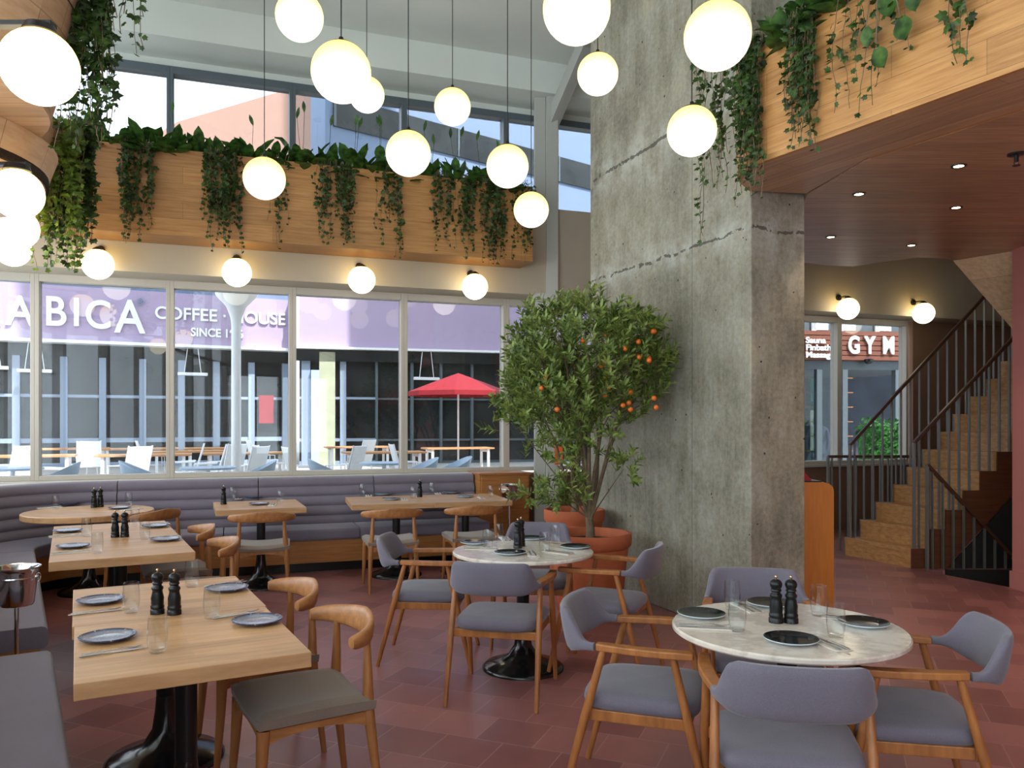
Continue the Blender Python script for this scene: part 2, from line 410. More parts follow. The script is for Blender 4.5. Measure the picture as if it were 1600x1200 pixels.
# windows: each bay is one window with its pane and frame
n = 0
ks = [-.72, 0, 1, 2, 3, 4, 5, 6, 7, 8, 9]
for row, (z0, z1, fm) in enumerate(((.965, 3.1, 'frame'), (4.15, 5.42, 'frame_dark'))):
    for i in range(len(ks) - 1):
        a, b = ks[i] * BAY, ks[i + 1] * BAY; n += 1
        if row == 0 and i == 9: pass
        mb = MB(); mb.box(a + .02, b - .02, .05, .062, z0 + .03, z1 - .03)
        g = struct(wall_obj(mb, 'window_%d' % n, M['pane_front'], smooth=0))
        fr = MB(); t = .04 if row == 0 else .035
        fr.box(a, a + t, -.03, .12, z0, z1); fr.box(b - t, b, -.03, .12, z0, z1)
        fr.box(a + t, b - t, -.03, .12, z0, z0 + .05); fr.box(a + t, b - t, -.03, .12, z1 - .08, z1)
        f = fr.build('window_frame', M[fm], g, smooth=0, bevel=.004)
# wall left: low parapet, tall glazing, header
def lw_obj(mb, name, mat, **k):
    return mb.build(name, mat, loc=(corner.x, corner.y, 0), rotz=LDW + math.pi, **k)      # local x runs from corner to the near side, local y inward (+)
LL = 9.5 + (corner - (LP + LN * SEATB)).dot(LD)
mb = MB(); mb.box(0, LL, -.25, 0, -.1, .93); struct(lw_obj(mb, 'wall_left_lower', M['white_wall'], smooth=0))
mb = MB(); mb.box(0, LL, -.25, 0, 5.4, 6.1); struct(lw_obj(mb, 'wall_left_upper', M['ceil'], smooth=0))
nb = 9; step = LL / nb
for i in range(nb):
    n += 1; a, b = i * step, (i + 1) * step
    mb = MB(); mb.box(a + .03, b - .03, -.12, -.108, .96, 5.37); g = struct(lw_obj(mb, 'window_%d' % n, M['pane'], smooth=0))
    fr = MB(); fr.box(a, a + .05, -.18, -.03, .93, 5.4); fr.box(b - .05, b, -.18, -.03, .93, 5.4)
    for zz in (.93, 3.05, 5.34): fr.box(a + .05, b - .05, -.18, -.03, zz, zz + .06)
    fr.build('window_frame', M['frame'], g, smooth=0)
mb = MB(); mb.box(lw_end.x - .2, x1 + .2, -5.4, -5.2, -.1, .6); mb.box(lw_end.x - .2, x1 + .2, -5.4, -5.2, 3.0, 6.1); mb.box(5.0, x1 + .2, -5.4, -5.2, .6, 3.0)
mb.box(lw_end.x - .2, x1 + .2, -8.6, -5.4, 3.2, 3.4)  # outside canopy, added to keep direct sun off the back windows
struct(mb.build('wall_back', M['white_wall'], smooth=0))
for i in range(4):
    n += 1; xa = lw_end.x - .2 + i * (5.2 - lw_end.x) / 4; xb = lw_end.x - .2 + (i + 1) * (5.2 - lw_end.x) / 4
    mb = MB(); mb.box(xa + .04, xb - .04, -5.31, -5.3, .63, 2.97); g = struct(mb.build('window_%d' % n, M['pane'], smooth=0))
    fr = MB(); fr.box(xa, xa + .06, -5.36, -5.24, .6, 3.0); fr.box(xb - .06, xb, -5.36, -5.24, .6, 3.0)
    for zz in (.6, 2.94): fr.box(xa + .06, xb - .06, -5.36, -5.24, zz, zz + .06)
    fr.build('window_frame', M['frame'], g, smooth=0)
mb = MB(); mb.box(x1, x1 + .2, -5.2, pR.y + .3, -3.2, 6.1); struct(mb.build('wall_right', M['dark_wall'], smooth=0))
# light comes in through these panes: sampling portals in the openings
def portal(name, size, loc, direction):
    d = bpy.data.lights.new(name, 'AREA'); d.shape = 'RECTANGLE'; d.size, d.size_y = size; d.cycles.is_portal = True
    o = bpy.data.objects.new(name, d); COL.objects.link(o); o.location = loc
    o.rotation_euler = Vector(direction).to_track_quat('-Z', 'Z').to_euler(); return o
c = corner - LD * LL / 2 + LN * .3
portal('daylight_left', (LL, 4.5), (c.x, c.y, 3.2), (-LN.x, -LN.y, 0))
c = Vector(wl(5.5, .4)); portal('daylight_front', (13, 4.6), (c.x, c.y, 3.2), (-WY.x, -WY.y, 0))

portal('daylight_back', (5.2 - lw_end.x, 2.4), (lw_end.x / 2 + 2.4, -5.5, 1.8), (0, 1, 0))
# red wall at the far right
mb = MB(); mb.box(4.74, 4.95, -.8, 7.58, 0, 3.2); struct(mb.build('wall_red', M['red_wall'], smooth=0))
mb = MB(); mb.box(4.725, 4.96, -.8, 7.6, .0, .16); struct(mb.build('baseboard_red', M['red_wall'], smooth=0))
# stairwell
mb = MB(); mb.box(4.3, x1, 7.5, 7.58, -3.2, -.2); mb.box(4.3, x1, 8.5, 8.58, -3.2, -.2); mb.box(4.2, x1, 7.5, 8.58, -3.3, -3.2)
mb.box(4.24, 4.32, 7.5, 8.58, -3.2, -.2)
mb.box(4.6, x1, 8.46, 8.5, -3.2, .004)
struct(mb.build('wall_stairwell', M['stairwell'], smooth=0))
# timber soffit over the right hand side
PLN0, PLN1 = Vector((1.53, 5.1)), Vector((2.36, 3.69)); PD = (PLN1 - PLN0).normalized(); PN = Vector((PD.y, -PD.x))
if PN.x > 0: PN = -PN       # towards the room
curve = [(2.2, 7.9), (2.6, 8.05), (3.01, 8.2), (3.3, 8.33), (3.57, 8.38), (3.8, 8.13), (4.02, 7.93), (4.2, 7.95), (4.46, 8.07), (4.75, 7.66), (x1, 7.6)]
sb = PLN0 - PN * .535 + PD * .12; se = sb + PD * 7
mb = MB(); mb.prism([tuple(sb + PD * .3), (2.12, 5.73), (2.15, 5.87)] + curve + [(x1, se.y), (se.x, se.y)], 3.2, 3.4)
struct(mb.build('ceiling_timber', M['soffit_wood'], smooth=0))
# upper closure above the soffit and over the stair
mb = MB(); mb.prism([(2.2, 7.9), (1.4, 8.6), wl(7.2, -.45), wl(14.2, -.45), (x1, 7.6)] + curve[::-1][1:], 4.2, 4.35)
struct(mb.build('ceiling_stair', M['dark_wall'], smooth=0))
# underside of the next flight: pale sloped panel
mb = MB()
a0, a1 = Vector((4.46, 8.09, 3.2)), Vector((4.8, 7.62, 3.2)); dn = Vector((1.0, 0, -1.15))
vs = [a0, a1, a1 + dn * .8, a0 + dn * .8]; vs += [v + Vector((.25, 0, .25)) for v in vs]
mb.add(vs, [(0, 1, 2, 3), (7, 6, 5, 4), (0, 4, 5, 1), (1, 5, 6, 2), (2, 6, 7, 3), (3, 7, 4, 0)])
struct(mb.build('ceiling_stair_soffit', M['oak_pale'], smooth=0))

# concrete pillar (local x runs along its long face)
PC = Vector((1.696, 5.685)); PE = Vector((.774, 7.93)); pa = math.atan2((PC - PE).y, (PC - PE).x); PLEN = (PC - PE).length
mb = MB(); mb.box(0, PLEN, 0, .4925, 0, 5.87)
o = mb.build('concrete_pillar', M['concrete'], loc=(PE.x, PE.y, 0), rotz=pa, smooth=0, bevel=.012); struct(o)
# steel column by the windows
t = tag(thing('steel_column', 'pale grey steel column rising between the planter and the pillar', 'column', (.41, 9.78, 0)))
mb = MB(); mb.box(-.14, .0, -.12, .12, 0, 5.5); mb.box(.0, .15, -.16, .12, 0, 5.5); mb.build('shaft', M['column'], t, smooth=0, bevel=.01)
mb = MB(); mb.bar((.07, -.05, 5.2), (.42, -.75, 5.84), .13, .16); mb.build('brace', M['column'], t, smooth=0, bevel=.006)
mb = MB(); mb.box(-.16, .17, -.18, .14, 3.05, 3.12); mb.build('collar', M['column'], t, smooth=0)

# ------------------------------------------------------------------ planters
def planter(name, label, loc, rz, L, D, z0, z1, ends=0):
    t = thing(name, label, 'planter', (loc[0], loc[1], 0), rz)
    mb = MB(); mb.box(0, L, 0, .03, z0, z1); mb.build('front_panel', M['oak_face'], t, smooth=0, bevel=.004)
    mb = MB(); mb.box(0, L, .03, D, z0, z0 + .03); mb.build('base_panel', M['oak_face'], t, smooth=0)
    mb = MB(); mb.box(0, .03, .03, D, z0 + .03, z1); mb.build('end_panel', M['oak_face'], t, smooth=0)
    mb = MB(); mb.box(L - .03, L, .03, D, z0 + .03, z1); mb.build('end_panel', M['oak_face'], t, smooth=0)
    mb = MB(); mb.box(0, L, D - .03, D, z0 + .03, z1); mb.build('back_panel', M['oak_face'], t, smooth=0)
    mb = MB(); mb.box(.03, L - .03, .03, D - .03, z1 - .12, z1 - .06); mb.build('soil', M['soil'], t, smooth=0)
    return t
sA = w_at_px(40, .9); sB = w_at_px(833, .9); o0 = wl(sA, -.9)
planter('window_planter', 'long oak planter box above the cafe-facing windows', o0, WA, sB - sA, .44, 3.4, 4.25)
# right hand planter: with a rounded end
p2o = PLN0 + PD * .12
t = thing('balcony_planter', 'oak planter box on the timber soffit beside the concrete pillar', 'planter', (p2o.x, p2o.y, 0), math.atan2(PD.y, PD.x))
Lp = 4.9; Dp = .5
def p2l(x, y): v = Vector((x, y)) - p2o; return (v.dot(PD), v.dot(-PN))
wo = [p2l(*q_) for q_ in ((1.545, 5.085), (1.51, 5.17), (1.492, 5.25), (1.50, 5.33), (1.53, 5.41), (1.585, 5.51), (1.69, 5.675))]
wi = [p2l(*q_) for q_ in ((1.572, 5.10), (1.54, 5.18), (1.523, 5.25), (1.53, 5.32), (1.56, 5.395), (1.61, 5.49), (1.712, 5.652))]
outer = [(Lp, 0), (.02, 0)] + wo; inn = [(Lp, .03), (.03, .03)] + wi
rr = [[(a[0], a[1], 3.2), (a[0], a[1], 3.95), (b[0], b[1], 3.95), (b[0], b[1], 3.2)] for a, b in zip(outer, inn)]
mb = MB(); mb.sweep(rr); mb.build('front_panel', M['oak_face'], t, smooth=40)
bk = [p2l(2.1, 5.72), (.35, Dp), (Lp, Dp)]
mb = MB(); mb.prism(inn + bk, 3.2, 3.23); mb.build('base_panel', M['soffit_wood'], t, smooth=0)
mb = MB(); mb.prism(inn + bk, 3.8, 3.86); mb.build('soil', M['soil'], t, smooth=0)
mb = MB(); mb.box(.35, Lp, Dp, Dp + .03, 3.2, 3.95); mb.build('back_panel', M['oak_face'], t, smooth=0)

# left balcony: scalloped oak fascia lobes
def lobe(cx, cy, rb, rt, z0, z1, label):
    t = thing('balcony_bay', label, 'balcony', (cx, cy, 0), 0, 'scalloped balcony fronts')
    mb = MB(); n = 64; rings = []
    for k in range(n + 1):
        a = 2 * math.pi * k / n; c_, s_ = math.cos(a), math.sin(a)
        rings.append([(rb * c_, rb * s_, z0), (rt * c_, rt * s_, z1), ((rt - .04) * c_, (rt - .04) * s_, z1), ((rb - .04) * c_, (rb - .04) * s_, z0)])
    mb.sweep(rings, cap=False); mb.build('fascia', M['lobe'], t, smooth=40)
    mb = MB(); mb.prism([((rb - .003) * math.cos(2 * math.pi * k / n), (rb - .003) * math.sin(2 * math.pi * k / n)) for k in range(n)], z0 - .004, z0 + .03)
    mb.build('soffit', M['soffit_wood'], t, smooth=0)
    mb = MB(); mb.prism([((rt - .05) * math.cos(2 * math.pi * k / n), (rt - .05) * math.sin(2 * math.pi * k / n)) for k in range(n)], z1 - .2, z1 - .12)
    mb.build('soil', M['soil'], t, smooth=0)
def lobe_mat():
    t = NT('lobe_oak'); tc = t.n('ShaderNodeTexCoord'); sp = t.n('ShaderNodeSeparateXYZ'); t.l(tc.outputs['Object'], sp.inputs[0])
    an = t.math('ARCTAN2', sp.outputs[1], sp.outputs[0]); cb = t.n('ShaderNodeCombineXYZ'); t.l(an, cb.inputs[0]); t.l(sp.outputs[2], cb.inputs[1])
    b = t.n('ShaderNodeTexBrick'); b.offset = .5; b.inputs['Scale'].default_value = 1; b.inputs['Brick Width'].default_value = .42; b.inputs['Row Height'].default_value = .36
    b.inputs['Mortar Size'].default_value = .003; b.inputs['Color1'].default_value = (1, 1, 1, 1); b.inputs['Color2'].default_value = (.88,) * 3 + (1,); b.inputs['Mortar'].default_value = (.55,) * 3 + (1,)
    t.l(cb.outputs[0], b.inputs['Vector'])
    n = t.noise(t.coord((2, 2, 12)), 3, 6, .6)
    t.base(t.mix(1, t.ramp(n, [(.3, C3(204, 166, 132)), (.7, C3(228, 198, 168))]), b.outputs['Color'], 'MULTIPLY')); t.b.inputs['Roughness'].default_value = .45
    return t.m
M['lobe'] = lobe_mat()
lobe(-3.37, 3.94, .95, 1.14, 3.22, 3.95, 'nearer scalloped oak balcony front behind the largest left globe')
lobe(-3.70, 4.56, .88, .97, 2.95, 3.215, 'further scalloped oak balcony front above the second left globe')
lobe(-4.5, 6.2, .82, .97, 3.25, 3.9, 'furthest scalloped balcony front, mostly hidden in ivy')

# ------------------------------------------------------------------ ivy and foliage
IVY = [(0, 0), (.30, -.08), (.52, .10), (.46, .34), (.62, .62), (.30, .60), (.0, 1.0)]
IVY = IVY + [(-x, y) for x, y in IVY[-2:0:-1]]
def leaf_ivy(mb, p, d, nrm, s):
    d = d.normalized(); sd = d.cross(nrm).normalized(); nn = sd.cross(d)
    vs = [p] + [p + sd * x * s * .8 + d * y * s + nn * (-.12 * s * abs(x)) for x, y in IVY[1:]]
    vs.append(p + d * .42 * s + nn * .05 * s); c = len(vs) - 1; m = len(IVY)
    mb.add(vs, [(i, (i + 1) % m, c) for i in range(m)])
def leaf_long(mb, p, d, nrm, L, W, droop=.3, seg=4):
    d = d.normalized(); sd = d.cross(nrm).normalized(); vs = []; q = p.copy()
    for i in range(seg + 1):
        t = i / seg; wd = W * math.sin(math.pi * min(1, .06 + t * .94)) ** .8 * (1 if t < 1 else 0)
        vs += [q - sd * wd * .5, q - nrm * W * .1, q + sd * wd * .5]
        dd = (d + Vector((0, 0, -droop * t * 2))).normalized(); q = q + dd * L / seg
    fs = []
    for i in range(seg):
        a = 3 * i; fs += [(a, a + 1, a + 4, a + 3), (a + 1, a + 2, a + 5, a + 4)]
    mb.add(vs, fs)
def rnd(a, b): return random.uniform(a, b)
def ivy(name, label, top, along, out, width, length, strands, size=.045, dens=1.0, mat='ivy', group=None):
    "hanging plant: strands start along `along` at `top`, spill over towards `out` and fall"
    along = Vector((along[0], along[1], 0)).normalized(); out = Vector((out[0], out[1], 0)).normalized(); top = Vector(top)
    t = thing(name, label, 'plant', tuple(top), 0, group)
    lv = MB(); vn = MB()
    for k in range(strands):
        L = length * rnd(.45, 1.0) if k else length
        p = along * rnd(-.5, .5) * width - out * .08 + Vector((0, 0, .02)); pts = [p.copy()]
        p = p + out * (.1 + rnd(.01, .07)) + Vector((0, 0, rnd(.0, .04))); pts.append(p.copy()); s = 0; ph = rnd(0, 6)
        while s < L:
            st = .05; s += st; p = p + Vector((0, 0, -st)) + along * (math.sin(ph + s * 9) * .008 + rnd(-.008, .008)) + out * rnd(-.004, .005)
            pts.append(p.copy())
            for q in range(2):
                if random.random() < .62 * dens:
                    sz = size * rnd(.6, 1.15) * (1.0 if s < L * .8 else .7)
                    d = Vector((rnd(-1, 1), rnd(-1, 1), rnd(-1.2, .3))) + out * .5; nn = out + Vector((rnd(-.6, .6), rnd(-.6, .6), rnd(-.2, .7)))
                    leaf_ivy(lv, p + along * rnd(-.02, .02) + out * rnd(0, .02), d, nn.normalized(), sz)
        vn.tube(pts, .0022, 4, cap=False)
    lv.build('foliage', M[mat], t, smooth=0); vn.build('vine', M['bark'], t, smooth=60)
    return t
def lily(label, p, size, nleaf, group, mat='lily', lean=(0, 0), flowers=0):
    t = thing('leafy_plant', label, 'plant', tuple(p), 0, group); lv = MB(); fm = MB()
    for i in range(nleaf):
        a = rnd(0, 2 * math.pi); e = rnd(.1, 1.25); d = Vector((math.cos(a) * math.cos(e) + lean[0], math.sin(a) * math.cos(e) + lean[1], math.sin(e)))
        st = Vector((rnd(-.04, .04), rnd(-.03, .03), -.05)); sl = size * rnd(.2, .6)
        b = st + d.normalized() * sl; fm.tube([st, b], .003, 4, cap=False)
        leaf_long(lv, b, d, Vector((-d.x * .5, -d.y * .5, 1)).normalized(), size * rnd(.45, .8), size * rnd(.24, .4), rnd(.1, .6))
    for i in range(flowers):
        tip = Vector((rnd(-.08, .08), rnd(-.05, .05), size * rnd(1.3, 1.8))); fm.tube([Vector((0, 0, 0)), tip * .5 + Vector((.01, 0, 0)), tip], .0025, 4, cap=False)
        leaf_long(lv, tip, Vector((rnd(-.4, .4), 0, 1)), Vector((0, -1, .2)).normalized(), .12, .04, 0)
    lv.build('foliage', M[mat], t, smooth=60); fm.build('stem', M[mat], t, smooth=60)
    return t
GI = 'ivies trailing from the window planter'
spec = [(128, 'ivy trailing at the left end of the window planter', .30, .80, 17, 1.0),
        (219, 'thick ivy trailing second from the left end of the window planter', .34, .98, 24, 1.0),
        (346, 'dense ivy column left of the lowest globe pendant', .36, 1.0, 28, 1.1),
        (428, 'thin ivy strands behind the leftmost low globe pendant', .32, .95, 7, .6),
        (522, 'dense ivy column hanging midway along the window planter', .36, .85, 26, 1.0),
        (608, 'sparse ivy strands under the middle globe pendant', .32, .95, 12, .7),
        (688, 'ivy strands between the two right hand low pendants', .34, .85, 14, .8),
        (752, 'broad heavy ivy mass near the right end of the window planter', .5, .95, 34, 1.0),
        (812, 'thin ivy at the right corner of the window planter', .3, .9, 12, .8)]
for x, lab, wd, ln, ns, dn_ in spec:
    s = w_at_px(x, .88); q = wl(s, -.88)
    ivy('trailing_ivy', lab, (q[0], q[1], 4.25), WX, -WY, wd, ln, ns, .05, dn_, group=GI)
xs = list(range(150, 830, 40))
for i, x in enumerate(xs):
    s = w_at_px(x, .72); q = wl(s, -.72 + rnd(-.05, .05))
    lily('broad-leaved plant in the window planter, %s' % (['leftmost of its row', 'second from the left', 'third from the left', 'just left of the first thick ivy', 'left of the upper window mullion', 'above the dense ivy column', 'over the lowest left pendant', 'right of the lowest left pendant', 'by the second upper mullion', 'left of the central ivy column', 'above the central ivy column', 'right of the central ivy column', 'behind the middle pendant', 'right of the middle pendant', 'over the strands by the third mullion', 'behind the right pendant', 'at the right end of the row'][i]),
         (q[0], q[1], 4.2), rnd(.28, .38), 34, 'broad-leaved plants in the window planter', lean=(-WY.x * .1, -WY.y * .1), flowers=1 if i % 3 == 0 else (2 if x > 460 else 0))
# right planter ivy
def p2(s, off=.05): v = PLN0 + PD * s + PN * off; return v
def s_at(x):
    u = (x - 800) / FPX; O = PLN0 + PN * .05; return (u * O.y - O.x) / (PD.x - u * PD.y)
GJ = 'ivies trailing from the balcony planter'
for x, lab, wd, ln, ns, dn_, sz in [(1168, 'dense ivy over the rounded end of the balcony planter', .2, 1.05, 30, 1.1, .05),
        (1252, 'dense ivy column beside the planter end over the pillar', .17, .84, 24, 1.1, .05),
        (1335, 'loose ivy strands below the big pothos leaves', .3, .72, 7, .75, .05),
        (1385, 'single long ivy strand on the balcony planter middle', .2, .62, 4, .7, .05),
        (1492, 'short ivy sprays on the near part of the balcony planter', .2, .66, 5, .9, .055)]:
    q = p2(s_at(x), -.02)
    ivy('trailing_ivy', lab, (q.x, q.y, 3.97), PD, PN, wd, ln, ns, sz, dn_, group=GJ)
q = pd(1128, 60, 5.35)
ivy('trailing_ivy', 'long thin ivy hanging against the concrete pillar face', (q.x, q.y, 3.95), (1, -.5), PN, .22, 1.2, 12, .05, .8, group=GJ)
for x, lab, sz, nl in [(1185, 'big-leaved plant at the rounded end of the balcony planter', .34, 34), (1225, 'big-leaved plant behind the dense ivy column of the balcony planter', .36, 34), (1275, 'glossy leafy plant on the balcony planter left of the pothos', .4, 28), (1330, 'leafy plant above the loose balcony ivy strands', .4, 24)]:
    q = p2(s_at(x), -.2); lily(lab, (q.x, q.y, 3.9), sz, nl, 'leafy plants in the balcony planter')
# pothos: a few big heart leaves on hanging stems
q = p2(s_at(1398), .03); t = thing('pothos', 'pothos with large heart leaves spilling over the balcony planter', 'plant', (q.x, q.y, 3.97))
lv = MB(); st = MB()
for dx, dz, s in ((-.02, -.12, .17), (.06, -.32, .14), (-.08, -.42, .13), (.12, -.2, .12), (-.14, -.28, .11)):
    e = PD * dx; e = Vector((e.x, e.y, dz)) + Vector((PN.x, PN.y, 0)) * .06
    st.tube([Vector((0, 0, 0)), Vector((e.x * .6 + PN.x * .06, e.y * .6 + PN.y * .06, dz * .4)), e], .004, 5, cap=False)
    leaf_long(lv, e, Vector((PD.x * rnd(-.4, .4), PD.y * rnd(-.4, .4), -1)), Vector((PN.x, PN.y, .2)).normalized(), s, s * .75, .0, 6)
lv.build('foliage', M['lily'], t, smooth=60); st.build('stem', M['bark'], t, smooth=60)
# left ivy masses
q = pd(140, 0, 4.35)
ivy('hanging_ivy', 'near ivy spilling over the largest left globe', (q.x, q.y, 3.95), (1, 0), (.3, -1), .26, .95, 36, .055, 1.1, group='ivies on the left balcony')
q = pd(185, 0, 4.35)
ivy('hanging_ivy', 'short ivy spray reaching out top left below the ceiling', (q.x, q.y, 3.95), (1, 0), (.3, -1), .34, .42, 14, .05, .9, group='ivies on the left balcony')
q = pd(114, 150, 6.5)
ivy('hanging_ivy', 'dark ivy between the scalloped balcony and the window planter', (q.x, q.y, 3.95), (1, 0), (.3, -1), .38, 1.15, 44, .07, 1.0, group='ivies on the left balcony')
q = pd(92, 240, 6.3)
ivy('hanging_ivy', 'bright green ivy beside the second left globe', (q.x, q.y, 3.92), (1, 0), (.3, -1), .36, 1.2, 34, .06, 1.0, mat='ivy_light', group='ivies on the left balcony')

# ------------------------------------------------------------------ lamps
def sphere_prof(r, n=16): return [(r * math.sin(math.pi * i / n), -r * math.cos(math.pi * i / n)) for i in range(n + 1)]
def pendant(x, y, rp, dia, label):
    d = dia / 2 * FPX / rp; c = pd(x, y, d); zt = 5.87 - c.z; r = dia / 2
    t = thing('globe_pendant', label, 'pendant lamp', tuple(c), 0, 'globe pendants over the dining room')
    MB().lathe(sphere_prof(r, 20), 32).build('globe', M['globe'], t, smooth=180)
    MB().lathe([(0, r + .03), (.012, r + .03), (.016, r + .012), (.05, r * .985), (.062, r * .955), (.06, r * .94)], 24).build('cap', M['black'], t)
    MB().tube([(0, 0, r + .02), (0, 0, zt - .02)], .0035, 6).build('cord', M['black'], t)
    MB().lathe([(0, zt - .03), (.05, zt - .03), (.055, zt), (0, zt)], 20).build('ceiling_rose', M['black'], t)
for a in [(468, 26, 37, .32, 'globe pendant at the top edge, left of the big near one'),
          (533, 113, 46.5, .34, 'large globe pendant overlapping a smaller one, upper left middle'),
          (573, 148, 27.5, .32, 'small globe pendant half hidden behind the large one'),
          (707, 167, 28.5, .32, 'small globe pendant high above the window planter middle'),
          (638, 240, 35, .32, 'globe pendant hanging just at the rim of the window planter'),
          (793, 260, 33, .32, 'globe pendant left of the steel column, upper of two'),
          (830, 328, 27.5, .32, 'lowest globe pendant in front of the steel column'),
          (413, 279, 32.5, .32, 'globe pendant hanging leftmost in front of the window planter'),
          (901, 14, 53, .34, 'big globe pendant at the top edge beside the concrete pillar'),
          (934, 116, 32, .32, 'globe pendant by the left edge of the concrete pillar'),
          (1121, 56, 52, .34, 'big globe pendant before the pillar next to the balcony ivy'),
          (1081, 205, 38.5, .32, 'globe pendant directly below the big one on the pillar')]: pendant(*a)
for x, lab in [(153, 'globe wall light on the beam, leftmost under the window planter'), (370, 'globe wall light on the beam, second from the left'), (565, 'globe wall light on the beam, third from the left'),
               (742, 'globe wall light on the beam nearest the steel column'), (1325, 'globe wall light by the stair windows, left one'), (1443, 'globe wall light above the stair handrail')]:
    s = w_at_px(x, .64); q = wl(s, -.64)
    t = thing('wall_globe', lab, 'wall light', (q[0], q[1], 3.12), WA, 'globe wall lights on the front beam')
    MB().lathe(sphere_prof(.148, 18), 28).build('globe', M['globe_wall'], t, smooth=180)
    MB().lathe([(0, .175), (.012, .175), (.05, .15), (.058, .135), (.055, .128)], 20).build('cap', M['black'], t)
    MB().tube([(0, 0, .168), (0, .06, .178), (0, .185, .178)], .009, 8).build('bracket', M['black'], t)
    mb = MB(); mb.tube([(0, .165, .178), (0, .19, .178)], .04, 20); mb.build('mount', M['black'], t)
for x, y, d, r, lab in [(62, 105, 3.35, .153, 'largest globe light, at the upper left edge'), (27, 303, 4.3, .132, 'second globe light down the left edge'), (27, 357, 6.0, .15, 'third globe light down the left edge'), (20, 390, 6.75, .14, 'lowest and furthest globe light on the left edge')]:
    c = pd(x, y, d); t = thing('balcony_globe', lab, 'wall light', tuple(c), 0, 'globe lights along the left balcony')
    MB().lathe(sphere_prof(r, 20), 32).build('globe', M['globe_wall'], t, smooth=180)
    MB().lathe([(0, r + .02), (.06, r + .02), (.07, r * .93), (.06, r * .9)], 24).build('cap', M['black'], t)
    mb = MB(); mb.bar((.06, 0, r + .025), (-.45, 0, r + .025), .05, .02); mb.build('bracket', M['black'], t, smooth=0, bevel=.003)
for x, y, lab in [(1498, 259, 'recessed downlight nearest in the timber soffit'), (1342, 303, 'recessed downlight left in the timber soffit'), (1494, 324, 'recessed downlight right of middle in the timber soffit'), (1298, 370, 'recessed downlight furthest left by the pillar'), (1424, 383, 'recessed downlight above the stairs')]:
    d = (3.2 - CAMZ) * FPX / (HOR - y); t = thing('downlight', lab, 'downlight', ((x - 800) / FPX * d, d, 3.2), 0, 'downlights in the timber soffit')
    MB().lathe([(.03, -.001), (.03, -.005), (.045, -.006), (.047, 0)], 20).build('trim_ring', M['black'], t)
    MB().lathe([(0, -.003), (.031, -.003)], 20).build('lens', M['downlight'], t)
    sd_ = bpy.data.lights.new('downlight_beam', 'SPOT'); so_ = bpy.data.objects.new('downlight_beam', sd_); COL.objects.link(so_); so_.parent = t
    sd_.energy = 9; sd_.color = (1, .78, .5); sd_.spot_size = R(95); sd_.spot_blend = .6; sd_.shadow_soft_size = .03; so_.location = (0, 0, -.02)
c = pd(1588, 240, 1.64 * FPX / 421)
t = thing('sprinkler', 'black fire sprinkler head under the timber soffit', 'sprinkler', (c.x, c.y, 3.2))
MB().lathe([(0, 0), (.05, 0), (.05, -.008), (.012, -.012), (.012, -.05), (0, -.05)], 18).build('rosette', M['black'], t)
MB().lathe([(0, -.075), (.022, -.075), (.022, -.071), (0, -.07)], 14).build('deflector', M['black'], t)
mb = MB(); mb.tube([(.01, 0, -.045), (.014, 0, -.06), (.004, 0, -.072)], .002, 6); mb.tube([(-.01, 0, -.045), (-.014, 0, -.06), (-.004, 0, -.072)], .002, 6); mb.build('frame_arm', M['black'], t)

# ------------------------------------------------------------------ banquette
B0 = Vector((-2.52, 8.09)); seatc = isect(LP, LD, B0, WX)
def bench_path(off, r0=.4, y_start=1.2, near=None):
    "polyline of the bench front line moved `off` outward; list of (point, distance)"
    rr_ = r0 + off; half = math.acos(max(-1, min(1, (-LD).dot(WX)))) / 2       # half interior angle
    cpt = isect(LP + LN * off, LD, B0 + WY * off, WX); tl = rr_ / math.tan(half)
    ctr = cpt + ((-LD + WX).normalized()) * (rr_ / math.sin(half))
    a = cpt - LD * tl; b = cpt + WX * tl
    return a, b, ctr, rr_
def bench_pts(off, s0, s1, seg=10):
    "s measured along front line: negative before the corner, positive after"
    a, b, ctr, r_ = bench_path(off); a0, b0, _, _ = bench_path(0)
    pts = []
    # straight A from s0 to -1 (arc start), arc, straight B
    A0 = LP + LN * off + LD * (s0 if s0 < ARC_A else ARC_A)
    if s0 < ARC_A:
        e = min(s1, ARC_A); pts += [LP + LN * off + LD * s0, LP + LN * off + LD * e]
    if s1 > ARC_A and s0 < ARC_B:
        t0 = max(0, (s0 - ARC_A) / (ARC_B - ARC_A)); t1 = min(1, (s1 - ARC_A) / (ARC_B - ARC_A))
        va = (a - ctr); vb = (b - ctr); aa = math.atan2(va.y, va.x); ab = math.atan2(vb.y, vb.x)
        while ab > aa: ab -= 2 * math.pi
        if aa - ab > math.pi: ab += 2 * math.pi
        for i in range(seg + 1):
            t = t0 + (t1 - t0) * i / seg; an = aa + (ab - aa) * t
            p = ctr + Vector((math.cos(an), math.sin(an))) * r_
            if not pts or (pts[-1] - p).length > .01: pts.append(p)
    if s1 > ARC_B:
        st = max(s0, ARC_B); f0 = b0 + WY * off
        for s in (st, s1):
            p = f0 + WX * (s - ARC_B)
            if not pts or (pts[-1] - p).length > .01: pts.append(p)
    return pts
_a0, _b0, _c0, _r0 = bench_path(0)
ARC_A = (_a0 - LP).dot(LD); ARC_B = ARC_A + 1.2
S_END = ARC_B + (Vector((-.25, 8.09 + .353 * (2.27))) - _b0).dot(WX)
bench = thing('banquette', 'long curved grey banquette with channelled back under the windows', 'bench', (seatc.x, seatc.y, 0))
